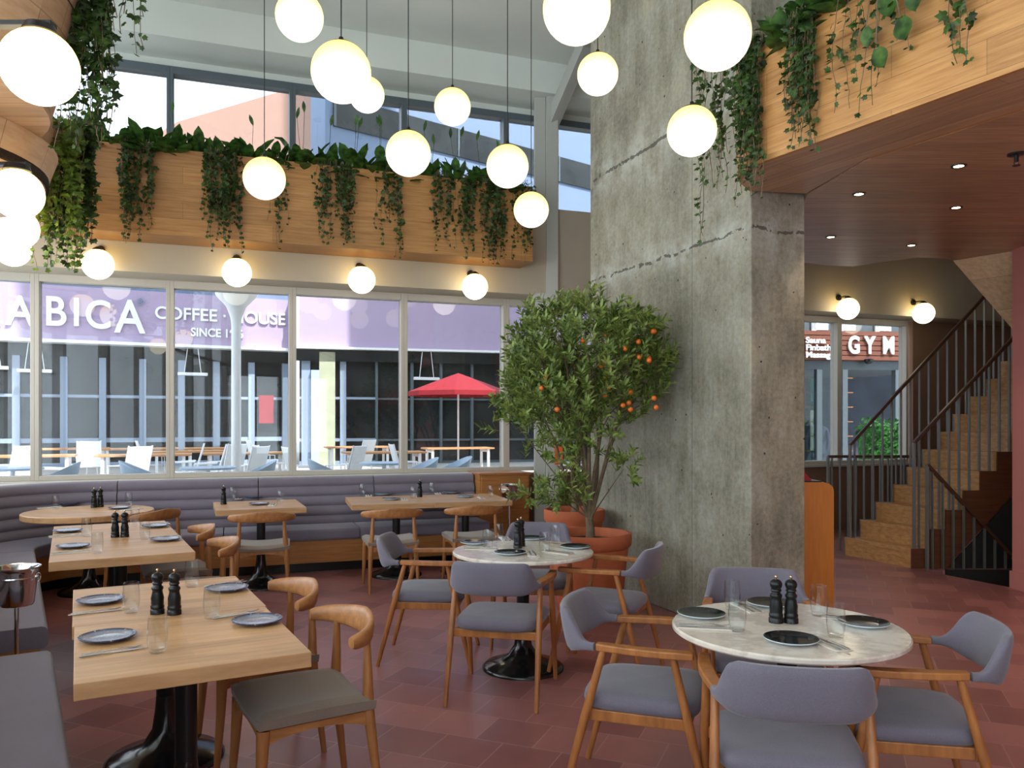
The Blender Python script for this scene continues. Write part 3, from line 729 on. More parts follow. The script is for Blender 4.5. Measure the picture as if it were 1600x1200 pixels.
def sweep_prof(prof, s0, s1, name, mat, **k):
    "prof: list of (off, z)"
    cols = [bench_pts(o_, s0, s1) for o_, z in prof]; n_ = min(len(c_) for c_ in cols)
    rings = []
    for i in range(n_): rings.append([(cols[j][i].x - seatc.x, cols[j][i].y - seatc.y, prof[j][1]) for j in range(len(prof))])
    mb = MB(); mb.sweep(rings); return mb.build(name, mat, bench, **k)
def rnd_rect(o0_, o1_, z0, z1, r, n=4):
    pr = []
    for cx, cz, a0 in ((o1_ - r, z1 - r, 0), (o0_ + r, z1 - r, 90), (o0_ + r, z0 + r, 180), (o1_ - r, z0 + r, 270)):
        for i in range(n + 1): a = R(a0 + 90 * i / n); pr.append((cx + r * math.cos(a), cz + r * math.sin(a)))
    return pr
seams = [-3.6, -1.3, -.06]
seat_ranges = [(-3.2, -.02), (.52, 2.4), (2.41, ARC_A - .1), (ARC_A - .09, ARC_B - .2), (ARC_B - .19, ARC_B + 1.15), (ARC_B + 1.16, ARC_B + 2.5), (ARC_B + 2.51, S_END)]
for a, b in seat_ranges: sweep_prof(rnd_rect(0, .55, .34, .46, .035), a, b, 'seat_cushion', M['fab_bench'], smooth=60)
back_ranges = [(-3.2, -.9), (-.89, 1.2), (1.21, ARC_A - .1), (ARC_A - .09, ARC_B + .12), (ARC_B + .13, ARC_B + 1.5), (ARC_B + 1.51, ARC_B + 2.75), (ARC_B + 2.76, S_END)]
def back_prof():
    pr = []; nch = 5; z0, z1 = .44, .965
    for i in range(nch):
        za, zb = z0 + (z1 - z0) * i / nch, z0 + (z1 - z0) * (i + 1) / nch
        for j in range(6):
            t = j / 6; z = za + (zb - za) * t; pr.append((.50 + .16 * (z - z0) / (z1 - z0) - .028 * math.sin(math.pi * t) ** .6, z))
    pr.append((.68, z1)); pr.append((.72, z1 - .01)); pr.append((.72, z0)); return pr
for a, b in back_ranges: sweep_prof(back_prof(), a, b, 'back_cushion', M['fab_bench'], smooth=50)
sweep_prof([(.04, .11), (.04, .34), (.55, .34), (.55, .11)], .52, S_END - .02, 'base_panel', M['bench_oak'], smooth=30)
sweep_prof([(.04, .11), (.04, .34), (.55, .34), (.55, .11)], -3.2, -.04, 'base_panel', M['bench_oak'], smooth=30)
sweep_prof([(.16, 0), (.16, .11), (.55, .11), (.55, 0)], .52, S_END - .02, 'plinth', M['black'], smooth=30)
sweep_prof([(.16, 0), (.16, .11), (.55, .11), (.55, 0)], -3.2, -.04, 'plinth', M['black'], smooth=30)
sweep_prof([(.70, 0), (.70, .93), (.925, .93), (.925, 0)], -3.2, S_END, 'back_box', M['bench_oak'], smooth=30)
sweep_prof([(.71, .93), (.71, .964), (.925, .964), (.925, .93)], -3.2, S_END, 'ledge', M['frame'], smooth=30)
# oak cabinet at the right end of the banquette
e = _b0 + WX * (S_END - ARC_B + .02) + WY * .42
t = thing('side_cabinet', 'oak side cabinet closing the right end of the banquette', 'cabinet', (e.x, e.y, 0), WA)
mb = MB(); mb.box(0, .62, .02, .49, .0, .95); mb.build('body', M['bench_oak'], t, smooth=0, bevel=.004)
mb = MB(); mb.box(-.01, .63, 0, .49, .95, .975); mb.build('top_panel', M['bench_oak'], t, smooth=0, bevel=.003)
mb = MB(); mb.box(.02, .6, .0, .02, .06, .93); mb.build('door', M['bench_oak'], t, smooth=0, bevel=.003)

# ------------------------------------------------------------------ tables
def tulip(parent, x, y, h, r=.26):
    b = MB().lathe([(0, 0), (r, 0), (r, .012), (r * .92, .03), (r * .6, .055), (r * .36, .09), (r * .22, .15), (.045, .24), (.04, .3)], 32, (x, y, 0)).build('base', M['black_gloss'], parent, smooth=50)
    MB().lathe([(.04, .29), (.04, h), (0, h)], 20, (x, y, 0)).build('pedestal', M['black'], parent)
    mb = MB(); mb.box(x - .14, x + .14, y - .14, y + .14, h - .012, h); mb.build('mounting_plate', M['black'], parent, smooth=0)
def rect_table(label, c, ang, wd, ln, peds, group=None):
    t = thing('dining_table', label, 'table', (c[0], c[1], 0), R(ang), group)
    mb = MB(); mb.box(-wd / 2, wd / 2, -ln / 2, ln / 2, .695, .75); mb.build('tabletop', M['table_oak'], t, smooth=0, bevel=.003)
    for p in peds: tulip(t, p[0], p[1], .695)
    return t
def round_table(label, c, r, mat, th):
    t = thing('round_table', label, 'table', (c[0], c[1], 0))
    n_ = 72; MB().lathe([(0, .75 - th), (r - .006, .75 - th), (r, .75 - th + .006), (r, .744), (r - .006, .75), (0, .75)], n_).build('tabletop', mat, t, smooth=40)
    tulip(t, 0, 0, .75 - th); return t
A1 = 28.5; VV = Vector((-math.sin(R(A1)), math.cos(R(A1)))); UU = Vector((math.cos(R(A1)), math.sin(R(A1))))
T1a = Vector((-1.226, 3.009)); T1b = T1a + VV * .802
TABS = {}
rect_table('nearest square oak table at lower left, front of its pair', T1a, A1, .74, .80, [(0, 0)])
rect_table('square oak table joined behind the nearest one', T1b, A1, .755, .80, [(0, 0)])
T2 = Vector((-2.79, 5.65)); rect_table('long oak table behind the nearest pair, beside the curved bench', T2, 29, .80, 1.85, [(0, -.45), (0, .45)])
T3 = Vector((-3.9, 7.38)); round_table('round oak table in the curved corner of the banquette', T3, .55, M['table_oak'], .055)
T4 = Vector((-2.52, 7.95)); rect_table('oak table at the banquette with one mill, left of the double table', T4, 22, .82, .86, [(0, -.3)])
A5 = 16; U5 = Vector((math.cos(R(A5)), math.sin(R(A5)))); V5 = Vector((-U5.y, U5.x)); T5 = Vector((-.91, 8.56))
rect_table('left oak table of the far double table on the banquette', T5 - U5 * .4135, A5, .825, .88, [(.05, -.26)])
rect_table('right oak table of the far double table beside the ice bucket', T5 + U5 * .4135, A5, .825, .88, [(-.05, -.26)])
TN = Vector((1.097, 3.19)); round_table('near round white marble table at lower right', TN, .45, M['marble'], .024)
TM = Vector((.07, 5.1)); round_table('middle round white marble table in front of the potted tree', TM, .447, M['marble'], .024)

# ------------------------------------------------------------------ chairs
def tapered_leg(parent, pts, rad, mat, name='leg'): return MB().tube(pts, rad, 12).build(name, mat, parent, smooth=60)
def elbow_chair():
    t = thing('elbow_chair', '', 'chair'); W = M['chair_oak']
    for s in (-1, 1):
        tapered_leg(t, [(-.255, s * .225, 0), (-.225, s * .215, .25), (-.205, s * .205, .43), (-.207, s * .195, .56), (-.207, s * .187, .70)], [.013, .019, .024, .019, .013], W)
        tapered_leg(t, [(.235, s * .235, 0), (.215, s * .225, .25), (.205, s * .215, .425)], [.013, .02, .026], W)
    # arched aprons
    for a, b in (((-.205, -.205), (.205, -.215)), ((-.205, .205), (.205, .215)), ((.205, -.215), (.205, .215)), ((-.205, -.205), (-.205, .205))):
        mb = MB(); a, b = Vector(a), Vector(b); d = (b - a).normalized(); nn = Vector((-d.y, d.x)) * .011; rings = []
        for i in range(9):
            u = i / 8; p = a.lerp(b, u); zb = .365 + .035 * math.sin(math.pi * u) ** .7; rings.append([(p.x - nn.x, p.y - nn.y, zb), (p.x + nn.x, p.y + nn.y, zb), (p.x + nn.x, p.y + nn.y, .425), (p.x - nn.x, p.y - nn.y, .425)])
        mb.sweep(rings); mb.build('apron', M['chair_oak_x'], t, smooth=30)
    # saddle cushion
    mb = MB(); N = 14; top = []; bot = []
    def outline(u, v):
        x = (u - .5) * .46; y = (v - .5) * (.50 - .03 * (1 - u)); return x, y
    vs = []; 
    for i in range(N + 1):
        for j in range(N + 1):
            u, v = i / N, j / N; x, y = outline(u, v); e_ = max(abs(u - .5), abs(v - .5)) * 2; rd = max(0, (e_ - .86) / .14)
            z = .476 + .022 * (2 * abs(v - .5)) ** 2 - .008 * (2 * abs(u - .5)) ** 2 - .022 * rd ** 2
            vs.append((x, y, z))
    k = len(vs)
    for i in range(N + 1):
        for j in range(N + 1):
            u, v = i / N, j / N; x, y = outline(u, v); vs.append((x * .985, y * .985, .424 + .010 * (2 * abs(v - .5)) ** 2))
    fs = []; q = N + 1
    for i in range(N):
        for j in range(N):
            a = i * q + j; fs.append((a, a + q, a + q + 1, a + 1)); fs.append((k + a, k + a + 1, k + a + q + 1, k + a + q))
    for i in range(N):
        fs += [(i * q, k + i * q, k + (i + 1) * q, (i + 1) * q), (i * q + N, (i + 1) * q + N, k + (i + 1) * q + N, k + i * q + N), (i, i + 1, k + i + 1, k + i), (N * q + i, k + N * q + i, k + N * q + i + 1, N * q + i + 1)]
    mb.add(vs, fs); mb.build('seat_cushion', M['fab_elbow'], t, smooth=60)
    # curved elbow rail
    mb = MB(); rings = []; n_ = 28
    for i in range(n_ + 1):
        u = i / n_ * 2 - 1; an = math.pi + u * R(84); rx, ry = .165, .272; c_ = Vector((-.095 + rx * math.cos(an), ry * math.sin(an)))
        tn = Vector((-rx * math.sin(an), ry * math.cos(an))).normalized(); nn = Vector((tn.y, -tn.x))   # outward
        au = abs(u); hz = (.052 - .027 * au ** 1.2) * (1 if au < .97 else .8); th = .011 + .012 * au; zc = .722 - .006 * au + .012 * (1 - au)
        lean = .012 * (1 - au); ring = []
        for k in range(14):
            ta = 2 * math.pi * k / 14; cz, cn = math.sin(ta), math.cos(ta); sg = lambda v_: math.copysign(abs(v_) ** .7, v_)
            z = sg(cz) * hz; d_ = sg(cn) * th + lean * cz; ring.append((c_.x + nn.x * d_, c_.y + nn.y * d_, zc + z))
        rings.append(ring)
    mb.sweep(rings); mb.build('backrest', M['chair_oak_x'], t, smooth=60)
    return t
def arm_chair():
    t = thing('upholstered_armchair', '', 'armchair'); W = M['arm_oak']
    for s in (-1, 1):
        tapered_leg(t, [(-.30, s * .255, 0), (-.20, s * .25, .38), (-.125, s * .245, .655)], [.0125, .0185, .014], W)
        tapered_leg(t, [(.30, s * .265, 0), (.215, s * .262, .38), (.15, s * .26, .655)], [.0125, .0185, .014], W)
        mb = MB(); rings = []
        for i in range(9):
            u = i / 8; x = -.155 + .385 * u; y = s * (.238 + .03 * math.sin(u * math.pi * .7)); wd = .022 + .004 * math.sin(u * math.pi); th = .014
            rings.append([(x, y - wd, .665 - th), (x, y + wd, .665 - th), (x, y + wd, .665 + th), (x, y - wd, .665 + th)])
        mb.sweep(rings); mb.build('armrest', W, t, smooth=30, bevel=.005)
    for a, b in (((-.195, -.22), (.21, -.23)), ((-.195, .22), (.21, .23)), ((.205, -.25), (.205, .25)), ((-.19, -.24), (-.19, .24))):
        mb = MB(); mb.bar((a[0], a[1], .385), (b[0], b[1], .385), .022, .045); mb.build('seat_rail', W, t, smooth=0, bevel=.004)
    # cushion: rounded square pad
    mb = MB(); prof = [(0.0, .402), (.90, .402), (.975, .412), (1, .435), (.985, .455), (.93, .468), (.7, .476), (.0, .482)]; n_ = 48; rings = []
    vs = []
    for k in range(n_):
        a = 2 * math.pi * k / n_; c_, s_ = math.cos(a), math.sin(a); e_ = .38
        bx = math.copysign(abs(c_) ** e_, c_) * .24; by = math.copysign(abs(s_) ** e_, s_) * (.245 if True else 0)
        by *= 1 + .04 * (bx / .24)
        for f, z in prof: vs.append((bx * f + .01, by * f, z))
    m_ = len(prof); fs = [(k * m_ + i, ((k + 1) % n_) * m_ + i, ((k + 1) % n_) * m_ + i + 1, k * m_ + i + 1) for k in range(n_) for i in range(m_ - 1)]
    mb.add(vs, fs); mb.build('seat_cushion', M['fab_arm'], t, smooth=60)
    # wrapped back
    mb = MB(); rings = []; n_ = 36
    for i in range(n_ + 1):
        u = i / n_ * 2 - 1; au = abs(u); an = math.pi + u * R(84)
        ex = .6; cx_, cy_ = math.cos(an), math.sin(an)
        c_ = Vector((-.13 + .175 * math.copysign(abs(cx_) ** .75, cx_), .25 * math.copysign(abs(cy_) ** .8, cy_)))
        g = 1 - max(0, min(1, (au - .42) / .5)); g = g * g * (3 - 2 * g)
        zt = .680 + .125 * g; zb = .648 - .028 * g; th = .014 + .010 * g
        an2 = math.atan2(c_.y, c_.x + .13); nn = Vector((math.cos(an2), math.sin(an2))); ring = []; lean = .02 * g
        for k in range(14):
            ta = 2 * math.pi * k / 14; sg = lambda v_, e2: math.copysign(abs(v_) ** e2, v_)
            z = (zt + zb) / 2 + sg(math.sin(ta), .6) * (zt - zb) / 2; d_ = sg(math.cos(ta), .6) * th + lean * (z - .66) / .1
            ring.append((c_.x + nn.x * d_, c_.y + nn.y * d_, z))
        rings.append(ring)
    mb.sweep(rings); mb.build('backrest', M['fab_arm'], t, smooth=60)
    return t
EC = elbow_chair(); AC = arm_chair()
def face(deg): return R(deg)
G1 = 'curved-back oak chairs'; G2 = 'grey upholstered armchairs'
fd = A1 + 180
place(EC, (-.85, 3.24, 0), face(fd + 2), 'nearest curved-back oak chair, pulled up to the nearest table', G1)
place(EC, (-1.225, 3.86, 0), face(fd + 2), 'curved-back oak chair just behind the nearest one', G1)
place(EC, (-2.12, 5.35, 0), face(fd), 'curved-back oak chair at the near end of the long table', G1)
place(EC, (-2.54, 6.05, 0), face(fd), 'curved-back oak chair at the far end of the long table', G1)
place(EC, (-3.38, 7.36, 0), face(160), 'curved-back oak chair tucked under the round oak table', G1)
place(EC, (-2.27, 7.27, 0), face(107), 'curved-back oak chair facing the bench at the single-mill table', G1)
place(EC, (-1.15, 7.58, 0), face(106), 'curved-back oak chair at the left half of the far double table', G1)
place(EC, (-.40, 7.83, 0), face(106), 'curved-back oak chair at the right half of the far double table', G1)
place(AC, (.56, 3.39, 0), face(-18), 'armchair left of the near marble table, seen from its side', G2)
place(AC, (.955, 2.80, 0), face(79), 'armchair with its back to the viewer at the near marble table', G2)
place(AC, (1.52, 3.10, 0), face(167), 'armchair at the right side of the near marble table', G2)
place(AC, (1.21, 3.86, 0), face(-98), 'armchair behind the near marble table by the pillar', G2)
place(AC, (-.55, 5.37, 0), face(-3), 'armchair left of the middle marble table', G2)
place(AC, (-.056, 4.64, 0), face(78), 'armchair with its back to the viewer at the middle marble table', G2)
place(AC, (.60, 5.06, 0), face(157), 'armchair right of the middle marble table near the terracotta pot', G2)
place(AC, (.16, 5.78, 0), face(-98), 'armchair behind the middle marble table, mostly hidden', G2)

# ------------------------------------------------------------------ tableware
def mk_plate(nm, top, label_mat=None):
    t = thing(nm, '', 'plate'); r = .1
    MB().lathe([(0, .002), (.055, .002), (.058, 0), (.062, .003), (r - .002, .013), (r, .0165), (r - .002, .0175)], 40).build('foot', M['plate_white'] if nm == 'dark_plate' else top, t, smooth=60)
    MB().lathe([(r - .001, .0172), (r - .012, .0155), (.068, .0085), (.05, .0065), (0, .0065)], 40).build('well', top, t, smooth=60)
    return t
PB = mk_plate('blue_plate', M['plate_blue']); PK = mk_plate('dark_plate', M['plate_dark'])
def mk_glass():
    o = MB().lathe([(0, .0), (.024, .0), (.0275, .003), (.031, .02), (.0345, .05), (.0348, .07), (.033, .1), (.0305, .128), (.029, .128), (.0315, .1), (.0333, .07), (.0330, .05), (.0293, .022), (.024, .012), (0, .011)], 28).build('tumbler', M['tumbler'], None, smooth=50)
    tag(o, 'x', 'glass'); return o
GL = mk_glass()
def mk_mill():
    t = thing('pepper_mill', '', 'mill')
    MB().lathe([(0, 0), (.029, 0), (.029, .018), (.026, .022), (.028, .027), (.028, .034), (.025, .039), (.026, .045), (.0255, .055), (.0265, .068), (.021, .092), (.0205, .1), (.024, .106), (.024, .113), (.018, .119), (.017, .124)], 24).build('body', M['mill'], t, smooth=50)
    MB().lathe([(.016, .124), (.021, .128), (.021, .133), (.018, .137), (.0235, .147), (.0245, .157), (.021, .167), (.012, .174), (0, .176)], 24).build('head', M['mill'], t, smooth=50)
    MB().lathe([(0, .192), (.004, .191), (.0065, .186), (.004, .18), (.003, .175)], 12).build('finial', M['brass'], [c_ for c_ in t.children if c_.name.startswith('head')][0], smooth=60)
    return t
PM = mk_mill()
def mk_fork():
    mb = MB(); pts = [(-.1, 0, .003), (-.06, 0, .004), (0, 0, .006), (.035, 0, .008), (.05, 0, .005)]
    mb.tube(pts, [(.0018, .006), (.0018, .005), (.0018, .003), (.0014, .006), (.0012, .0105)], 8)
    for k in range(4):
        y = (k - 1.5) * .0055; mb.tube([(.048, y, .005), (.07, y, .0035), (.095, y, .009)], [.0016, .0015, .0008], 6)
    return tag(mb.build('fork', M['silver'], None, smooth=60), 'x', 'fork')
def mk_knife():
    mb = MB(); mb.tube([(-.11, 0, .004), (-.06, 0, .005), (-.01, 0, .005)], [(.003, .006), (.0035, .0065), (.0025, .005)], 8)
    mb.prism([(-.012, -.004), (.06, -.004), (.1, .002), (.112, .008), (.06, .009), (-.012, .008)], .003, .0045)
    return tag(mb.build('knife', M['silver'], None, smooth=40), 'x', 'knife')
FK, KN = mk_fork(), mk_knife()
def mk_napkin():
    mb = MB(); mb.box(-.105, .105, -.035, .035, 0, .0025); mb.box(-.1, .104, -.033, .034, .0025, .004)
    return tag(mb.build('napkin', M['linen'], None, smooth=0, bevel=.001), 'x', 'napkin')
NP = mk_napkin()
ZT = .7505
def put(src, x, y, z, deg, label, group): return place(src, (x, y, z), R(deg), label, group)
def setting(where, tb, plate, pl, gl, cut, cdeg, napkin=True, forkfirst=1):
    "pl, gl, cut: world xy of plate, tumbler and cutlery"
    kind = 'blue-grey' if plate is PB else 'charcoal'
    put(plate, pl[0], pl[1], ZT, rnd(0, 90), '%s plate at the %s place of the %s' % (kind, where, tb), 'plates laid on the tables')
    if gl: put(GL, gl[0], gl[1], ZT, 0, 'empty tumbler at the %s place of the %s' % (where, tb), 'tumblers on the tables')
    if cut:
        z = ZT
        if napkin: put(NP, cut[0], cut[1], z, cdeg, 'folded pale napkin at the %s place of the %s' % (where, tb), 'napkins on the tables'); z += .0045
        c_, s_ = math.cos(R(cdeg)), math.sin(R(cdeg))
        put(FK, cut[0] - s_ * .014 * forkfirst, cut[1] + c_ * .014 * forkfirst, z, cdeg, 'silver fork at the %s place of the %s' % (where, tb), 'forks on the tables')
        put(KN, cut[0] + s_ * .014 * forkfirst, cut[1] - c_ * .014 * forkfirst, z, cdeg, 'silver knife at the %s place of the %s' % (where, tb), 'knives on the tables')
def mills(tb, pts, single=False):
    for i, p in enumerate(pts):
        put(PM, p[0], p[1], ZT, 0, ('black turned mill on the %s' % tb) if single else ('%s black turned mill on the %s' % (('left-hand', 'right-hand')[i], tb)), 'black mills on the tables')
P = lambda x, y: px(x, y, .75)
# nearest pair of tables
setting('bench-side', 'nearest oak table', PB, P(168, 999), P(246, 1019), P(178, 1019), A1 + 3, False)
setting('chair-side', 'nearest oak table', PB, P(402, 973), P(331, 966), P(372, 961), A1 + 10, False)
setting('bench-side', 'second nearest oak table', PB, P(157, 941), P(205, 957), P(152, 957), A1 + 3, False)
setting('chair-side', 'second nearest oak table', PB, P(355, 922), P(300, 917), P(352, 913), A1 + 10, False)
mills('second nearest oak table', [P(246, 959), P(272.5, 960)])
# long table
tb = 'long oak table'
setting('near bench-side', tb, PB, P(114, 855.5), P(152, 864), P(110, 864), 30, True)
setting('near chair-side', tb, PB, P(259, 844.5), P(226.5, 842.5), P(258, 840), 30, True)
setting('far bench-side', tb, PB, P(106, 831), P(135.5, 838), P(103, 838), 30, True)
setting('far chair-side', tb, PB, P(243, 823.5), P(211, 822), P(243, 819.5), 30, True)
mills(tb, [P(180, 839.5), P(195, 839)])
tb = 'round oak corner table'
setting('left', tb, PB, P(107, 788), P(87, 796), P(78, 794), 30, True)
setting('right', tb, PB, P(187, 795), P(201, 790), P(206, 797), 60, True)
mills(tb, [P(147, 793), P(157, 792)])
tb = 'single-mill oak table'
setting('bench-side', tb, PB, P(396, 778), P(363, 780), P(374, 779), 100, True)
setting('chair-side', tb, PB, P(405, 788.5), P(438, 787), P(426, 789), 100, True)
mills(tb, [P(349.5, 788)], True)
tb = 'far left double table'
setting('bench-side', tb, PK, P(598, 773), P(566, 774), P(576, 775), 100, True)
setting('chair-side', tb, PK, P(611, 781), P(645, 779), P(632, 781), 100, True)
mills(tb, [P(656, 776.5)], True)
tb = 'far right double table'
setting('bench-side', tb, PK, P(706, 770), P(674.5, 771), P(684, 771.5), 100, True)
setting('chair-side', tb, PK, P(726, 777), P(767, 777), P(752, 778), 100, True)
# near marble table
tb = 'near marble table'
setting('left', tb, PK, P(1096, 963), P(1152, 986), P(1101, 981), -12, True)
setting('back', tb, PK, P(1203, 946), P(1144, 953), P(1166, 950), 100, True)
setting('right', tb, PK, P(1349, 977), P(1279, 962), P(1326, 967), 160, True)
setting('front', tb, PK, P(1236, 1003), P(1306, 996), P(1291, 1006), 105, True)
mills(tb, [P(1212.5, 972.5), P(1236, 973)])
tb = 'middle marble table'
setting('left', tb, PK, P(742, 850), P(762, 857.5), P(752, 858), -5, True)
setting('back', tb, PK, P(830, 843), P(779, 847.5), P(790, 843), 100, True)
setting('right', tb, PK, P(899, 856.5), P(868, 849), P(872, 864), 140, True)
setting('front', tb, PK, P(797, 866), P(851, 863), P(832, 866), 95, True)
mills(tb, [P(809, 856.5), P(814, 853)])

# ice buckets on stands
def bucket(label, x, y, zr, group):
    t = thing('ice_bucket_stand', label, 'ice bucket', (x, y, 0), 0, group); h = .2
    MB().lathe([(0, zr - h), (.075, zr - h), (.08, zr - h + .01), (.1, zr - .03), (.104, zr - .01), (.112, zr - .004), (.112, zr), (.104, zr - .002), (.097, zr - .02), (.076, zr - h + .015), (0, zr - h + .015)], 36).build('bucket', M['chrome'], t, smooth=50)
    MB().tube([(0, 0, .02), (0, 0, zr - h)], .011, 10).build('pole', M['chrome'], t)
    MB().lathe([(0, 0), (.13, 0), (.13, .008), (.03, .018), (.012, .03)], 28).build('base', M['chrome'], t, smooth=50)
    for s in (-1, 1):
        mb = MB(); ring = [(s * .112 + .0, .022 * math.cos(a), zr - .055 + .022 * math.sin(a)) for a in [R(k * 30) for k in range(13)]]
        mb.tube(ring, .003, 6, cap=False); mb.build('ring_handle', M['chrome'], t)
    MB().lathe([(.0965, zr - .06), (.099, zr - .055), (.0975, zr - .05)], 36).build('band', M['chrome'], t)
    return t
bucket('steel ice bucket on a stand at the left edge between bench sections', -2.57, 4.15, .816, 'ice buckets on stands')
bucket('steel ice bucket on a stand before the oak side cabinet', -.03, 9.02, .87, 'ice buckets on stands')

# ------------------------------------------------------------------ potted trees
def pot(t, r, h, zs):
    MB().lathe([(0, 0), (r * .72, 0), (r * .76, .02), (r * .93, h - .13), (r * .93, h - .12), (r, h - .1), (r * 1.02, h - .03), (r, h), (r * .93, h), (r * .9, h - .05), (r * .9, h - .09), (0, h - .09)], 48).build('pot', M['terracotta'], t, smooth=45)
    MB().lathe([(0, h - .07), (r * .5, h - .065), (r * .9, h - .075)], 32).build('soil', M['soil'], t)
pN = Vector((math.sin(pa) * -1, math.cos(pa)));  pil_n = Vector((math.sin(pa), -math.cos(pa)))    # outward normal of the long pillar face
def clear_of_pillar(x, y): return (Vector((x, y)) - PE).dot(pil_n)
def tree(label, loc, ctr, rad, nspr, h, r, stems, seedn, nfruit, name, extra=()):
    random.seed(seedn)
    t = thing(name, label, 'tree', loc); pot(t, r, h, h)
    z0 = h - .09; br = MB(); tw = MB(); lv = MB(); L0 = Vector(loc)
    ctr = Vector(ctr) - L0
    br.tube([(0, 0, z0), (.01, 0, z0 + .1), (.0, .01, z0 + .2)], [.042, .034, .03], 10)
    tips = []
    for k in range(stems):
        a = 2 * math.pi * k / stems + rnd(-.3, .3); f = rnd(.35, .85)
        tip = ctr + Vector((math.cos(a) * rad[0] * f, math.sin(a) * rad[1] * f, rad[2] * rnd(.1, .75)))
        if clear_of_pillar(L0.x + tip.x, L0.y + tip.y) < .12: tip.x -= .3; tip.y -= .15
        b0_ = Vector((rnd(-.015, .015), rnd(-.015, .015), z0 + rnd(.08, .2))); mid = b0_.lerp(tip, .45) + Vector((rnd(-.05, .05), rnd(-.05, .05), .08))
        pts = [b0_, b0_.lerp(mid, .5) + Vector((rnd(-.02, .02), 0, .02)), mid, mid.lerp(tip, .5) + Vector((rnd(-.05, .05), rnd(-.05, .05), 0)), tip]
        br.tube(pts, [.019, .016, .012, .008, .003], 7); tips += pts[2:]
        for j in range(6):
            s_ = random.choice(pts[2:4]).lerp(tip, rnd(0, .6)); e_ = s_ + Vector((rnd(-.3, .3), rnd(-.25, .25), rnd(-.05, .35)))
            tw.tube([s_, s_.lerp(e_, .5) + Vector((0, 0, .03)), e_], [.005, .004, .002], 5)
    def sprig(p, d, nl, Ls):
        d = d.normalized(); tw.tube([p, p + d * Ls], [.0022, .001], 4, cap=False)
        for q in range(nl):
            f = (q + 1) / nl; a = q * 2.4; u = d.orthogonal().normalized(); v_ = d.cross(u); side = u * math.cos(a) + v_ * math.sin(a)
            ld = (d * .7 + side * .9 + Vector((0, 0, .15))); nn = (d - ld.normalized() * d.dot(ld.normalized()))
            leaf_long(lv, p + d * Ls * f, ld, nn.normalized() if nn.length > .01 else u, rnd(.05, .085), rnd(.016, .026), rnd(0, .3), 3)
    n_ = 0
    while n_ < nspr:
        v_ = Vector((rnd(-1, 1), rnd(-1, 1), rnd(-1, 1))); l_ = v_.length
        if l_ > 1 or l_ < .25: continue
        v_ = v_ * (l_ ** -.35 if l_ else 1)
        if v_.z < -.35 and random.random() < .45: continue
        p = ctr + Vector((v_.x * rad[0], v_.y * rad[1], v_.z * rad[2]))
        if clear_of_pillar(L0.x + p.x, L0.y + p.y) < .1: continue
        d = Vector((v_.x * .8 + rnd(-.5, .5), v_.y * .8 + rnd(-.5, .5), .75 + rnd(-.4, .5)))
        sprig(p, d, 14, rnd(.09, .2)); n_ += 1
    for c_, r_, m_ in extra:
        c_ = Vector(c_) - L0
        tw.tube([Vector((0, 0, z0 + .2)), Vector((c_.x * .5, c_.y * .5, (z0 + .2 + c_.z) / 2)), c_], [.008, .005, .003], 5)
        for q in range(m_):
            p = c_ + Vector((rnd(-1, 1) * r_[0], rnd(-1, 1) * r_[1], rnd(-1, 1) * r_[2]))
            sprig(p, Vector((rnd(-.8, .8), rnd(-.6, .6), rnd(-.1, .8))), 12, rnd(.08, .16))
    br.build('trunk', M['bark'], t, smooth=60); tw.build('twigs', M['bark'], t, smooth=60)
    lv.build('foliage', M['citrus'], t, smooth=60)
    for q in range(nfruit):
        c_ = ctr + Vector((rnd(.0, .8) * rad[0], -rad[1] * rnd(.55, .95), rnd(-.6, .6) * rad[2])) if q > 5 else ctr + Vector((rnd(-.7, .2) * rad[0], -rad[1] * .8, rnd(-.6, .6) * rad[2]))
        MB().lathe(sphere_prof(.02, 8), 12, c_).build('fruit', M['orange_fruit'], t, smooth=180)
    return t
tree('bushy citrus tree with small oranges in a terracotta pot by the pillar', (.64, 6.6, 0), (.60, 6.45, 1.98), (.62, .48, .55), 520, .66, .34, 7, 21, 26, 'citrus_tree',
     extra=[((-.02, 6.3, 1.62), (.14, .12, .12), 22), ((.32, 6.35, 1.0), (.22, .12, .1), 34), ((.86, 6.2, 1.2), (.08, .05, .12), 8), ((.5, 6.4, 1.35), (.4, .3, .15), 40), ((.95, 6.15, 2.2), (.16, .14, .2), 34)])
tree('second terracotta pot and trunk standing behind the citrus tree', (.58, 7.45, 0), (.42, 7.3, 1.8), (.45, .35, .45), 160, .76, .28, 4, 5, 4, 'citrus_tree')
random.seed(11)
# orange notice on the column
mb = MB(); mb.box(-.05, .05, -.008, 0, -.12, .1); o = mb.build('orange_notice', M['orange'], None, smooth=0, loc=(.56, 9.61, 1.18)); tag(o, 'small orange notice on the grey steel column behind the tree', 'sign')

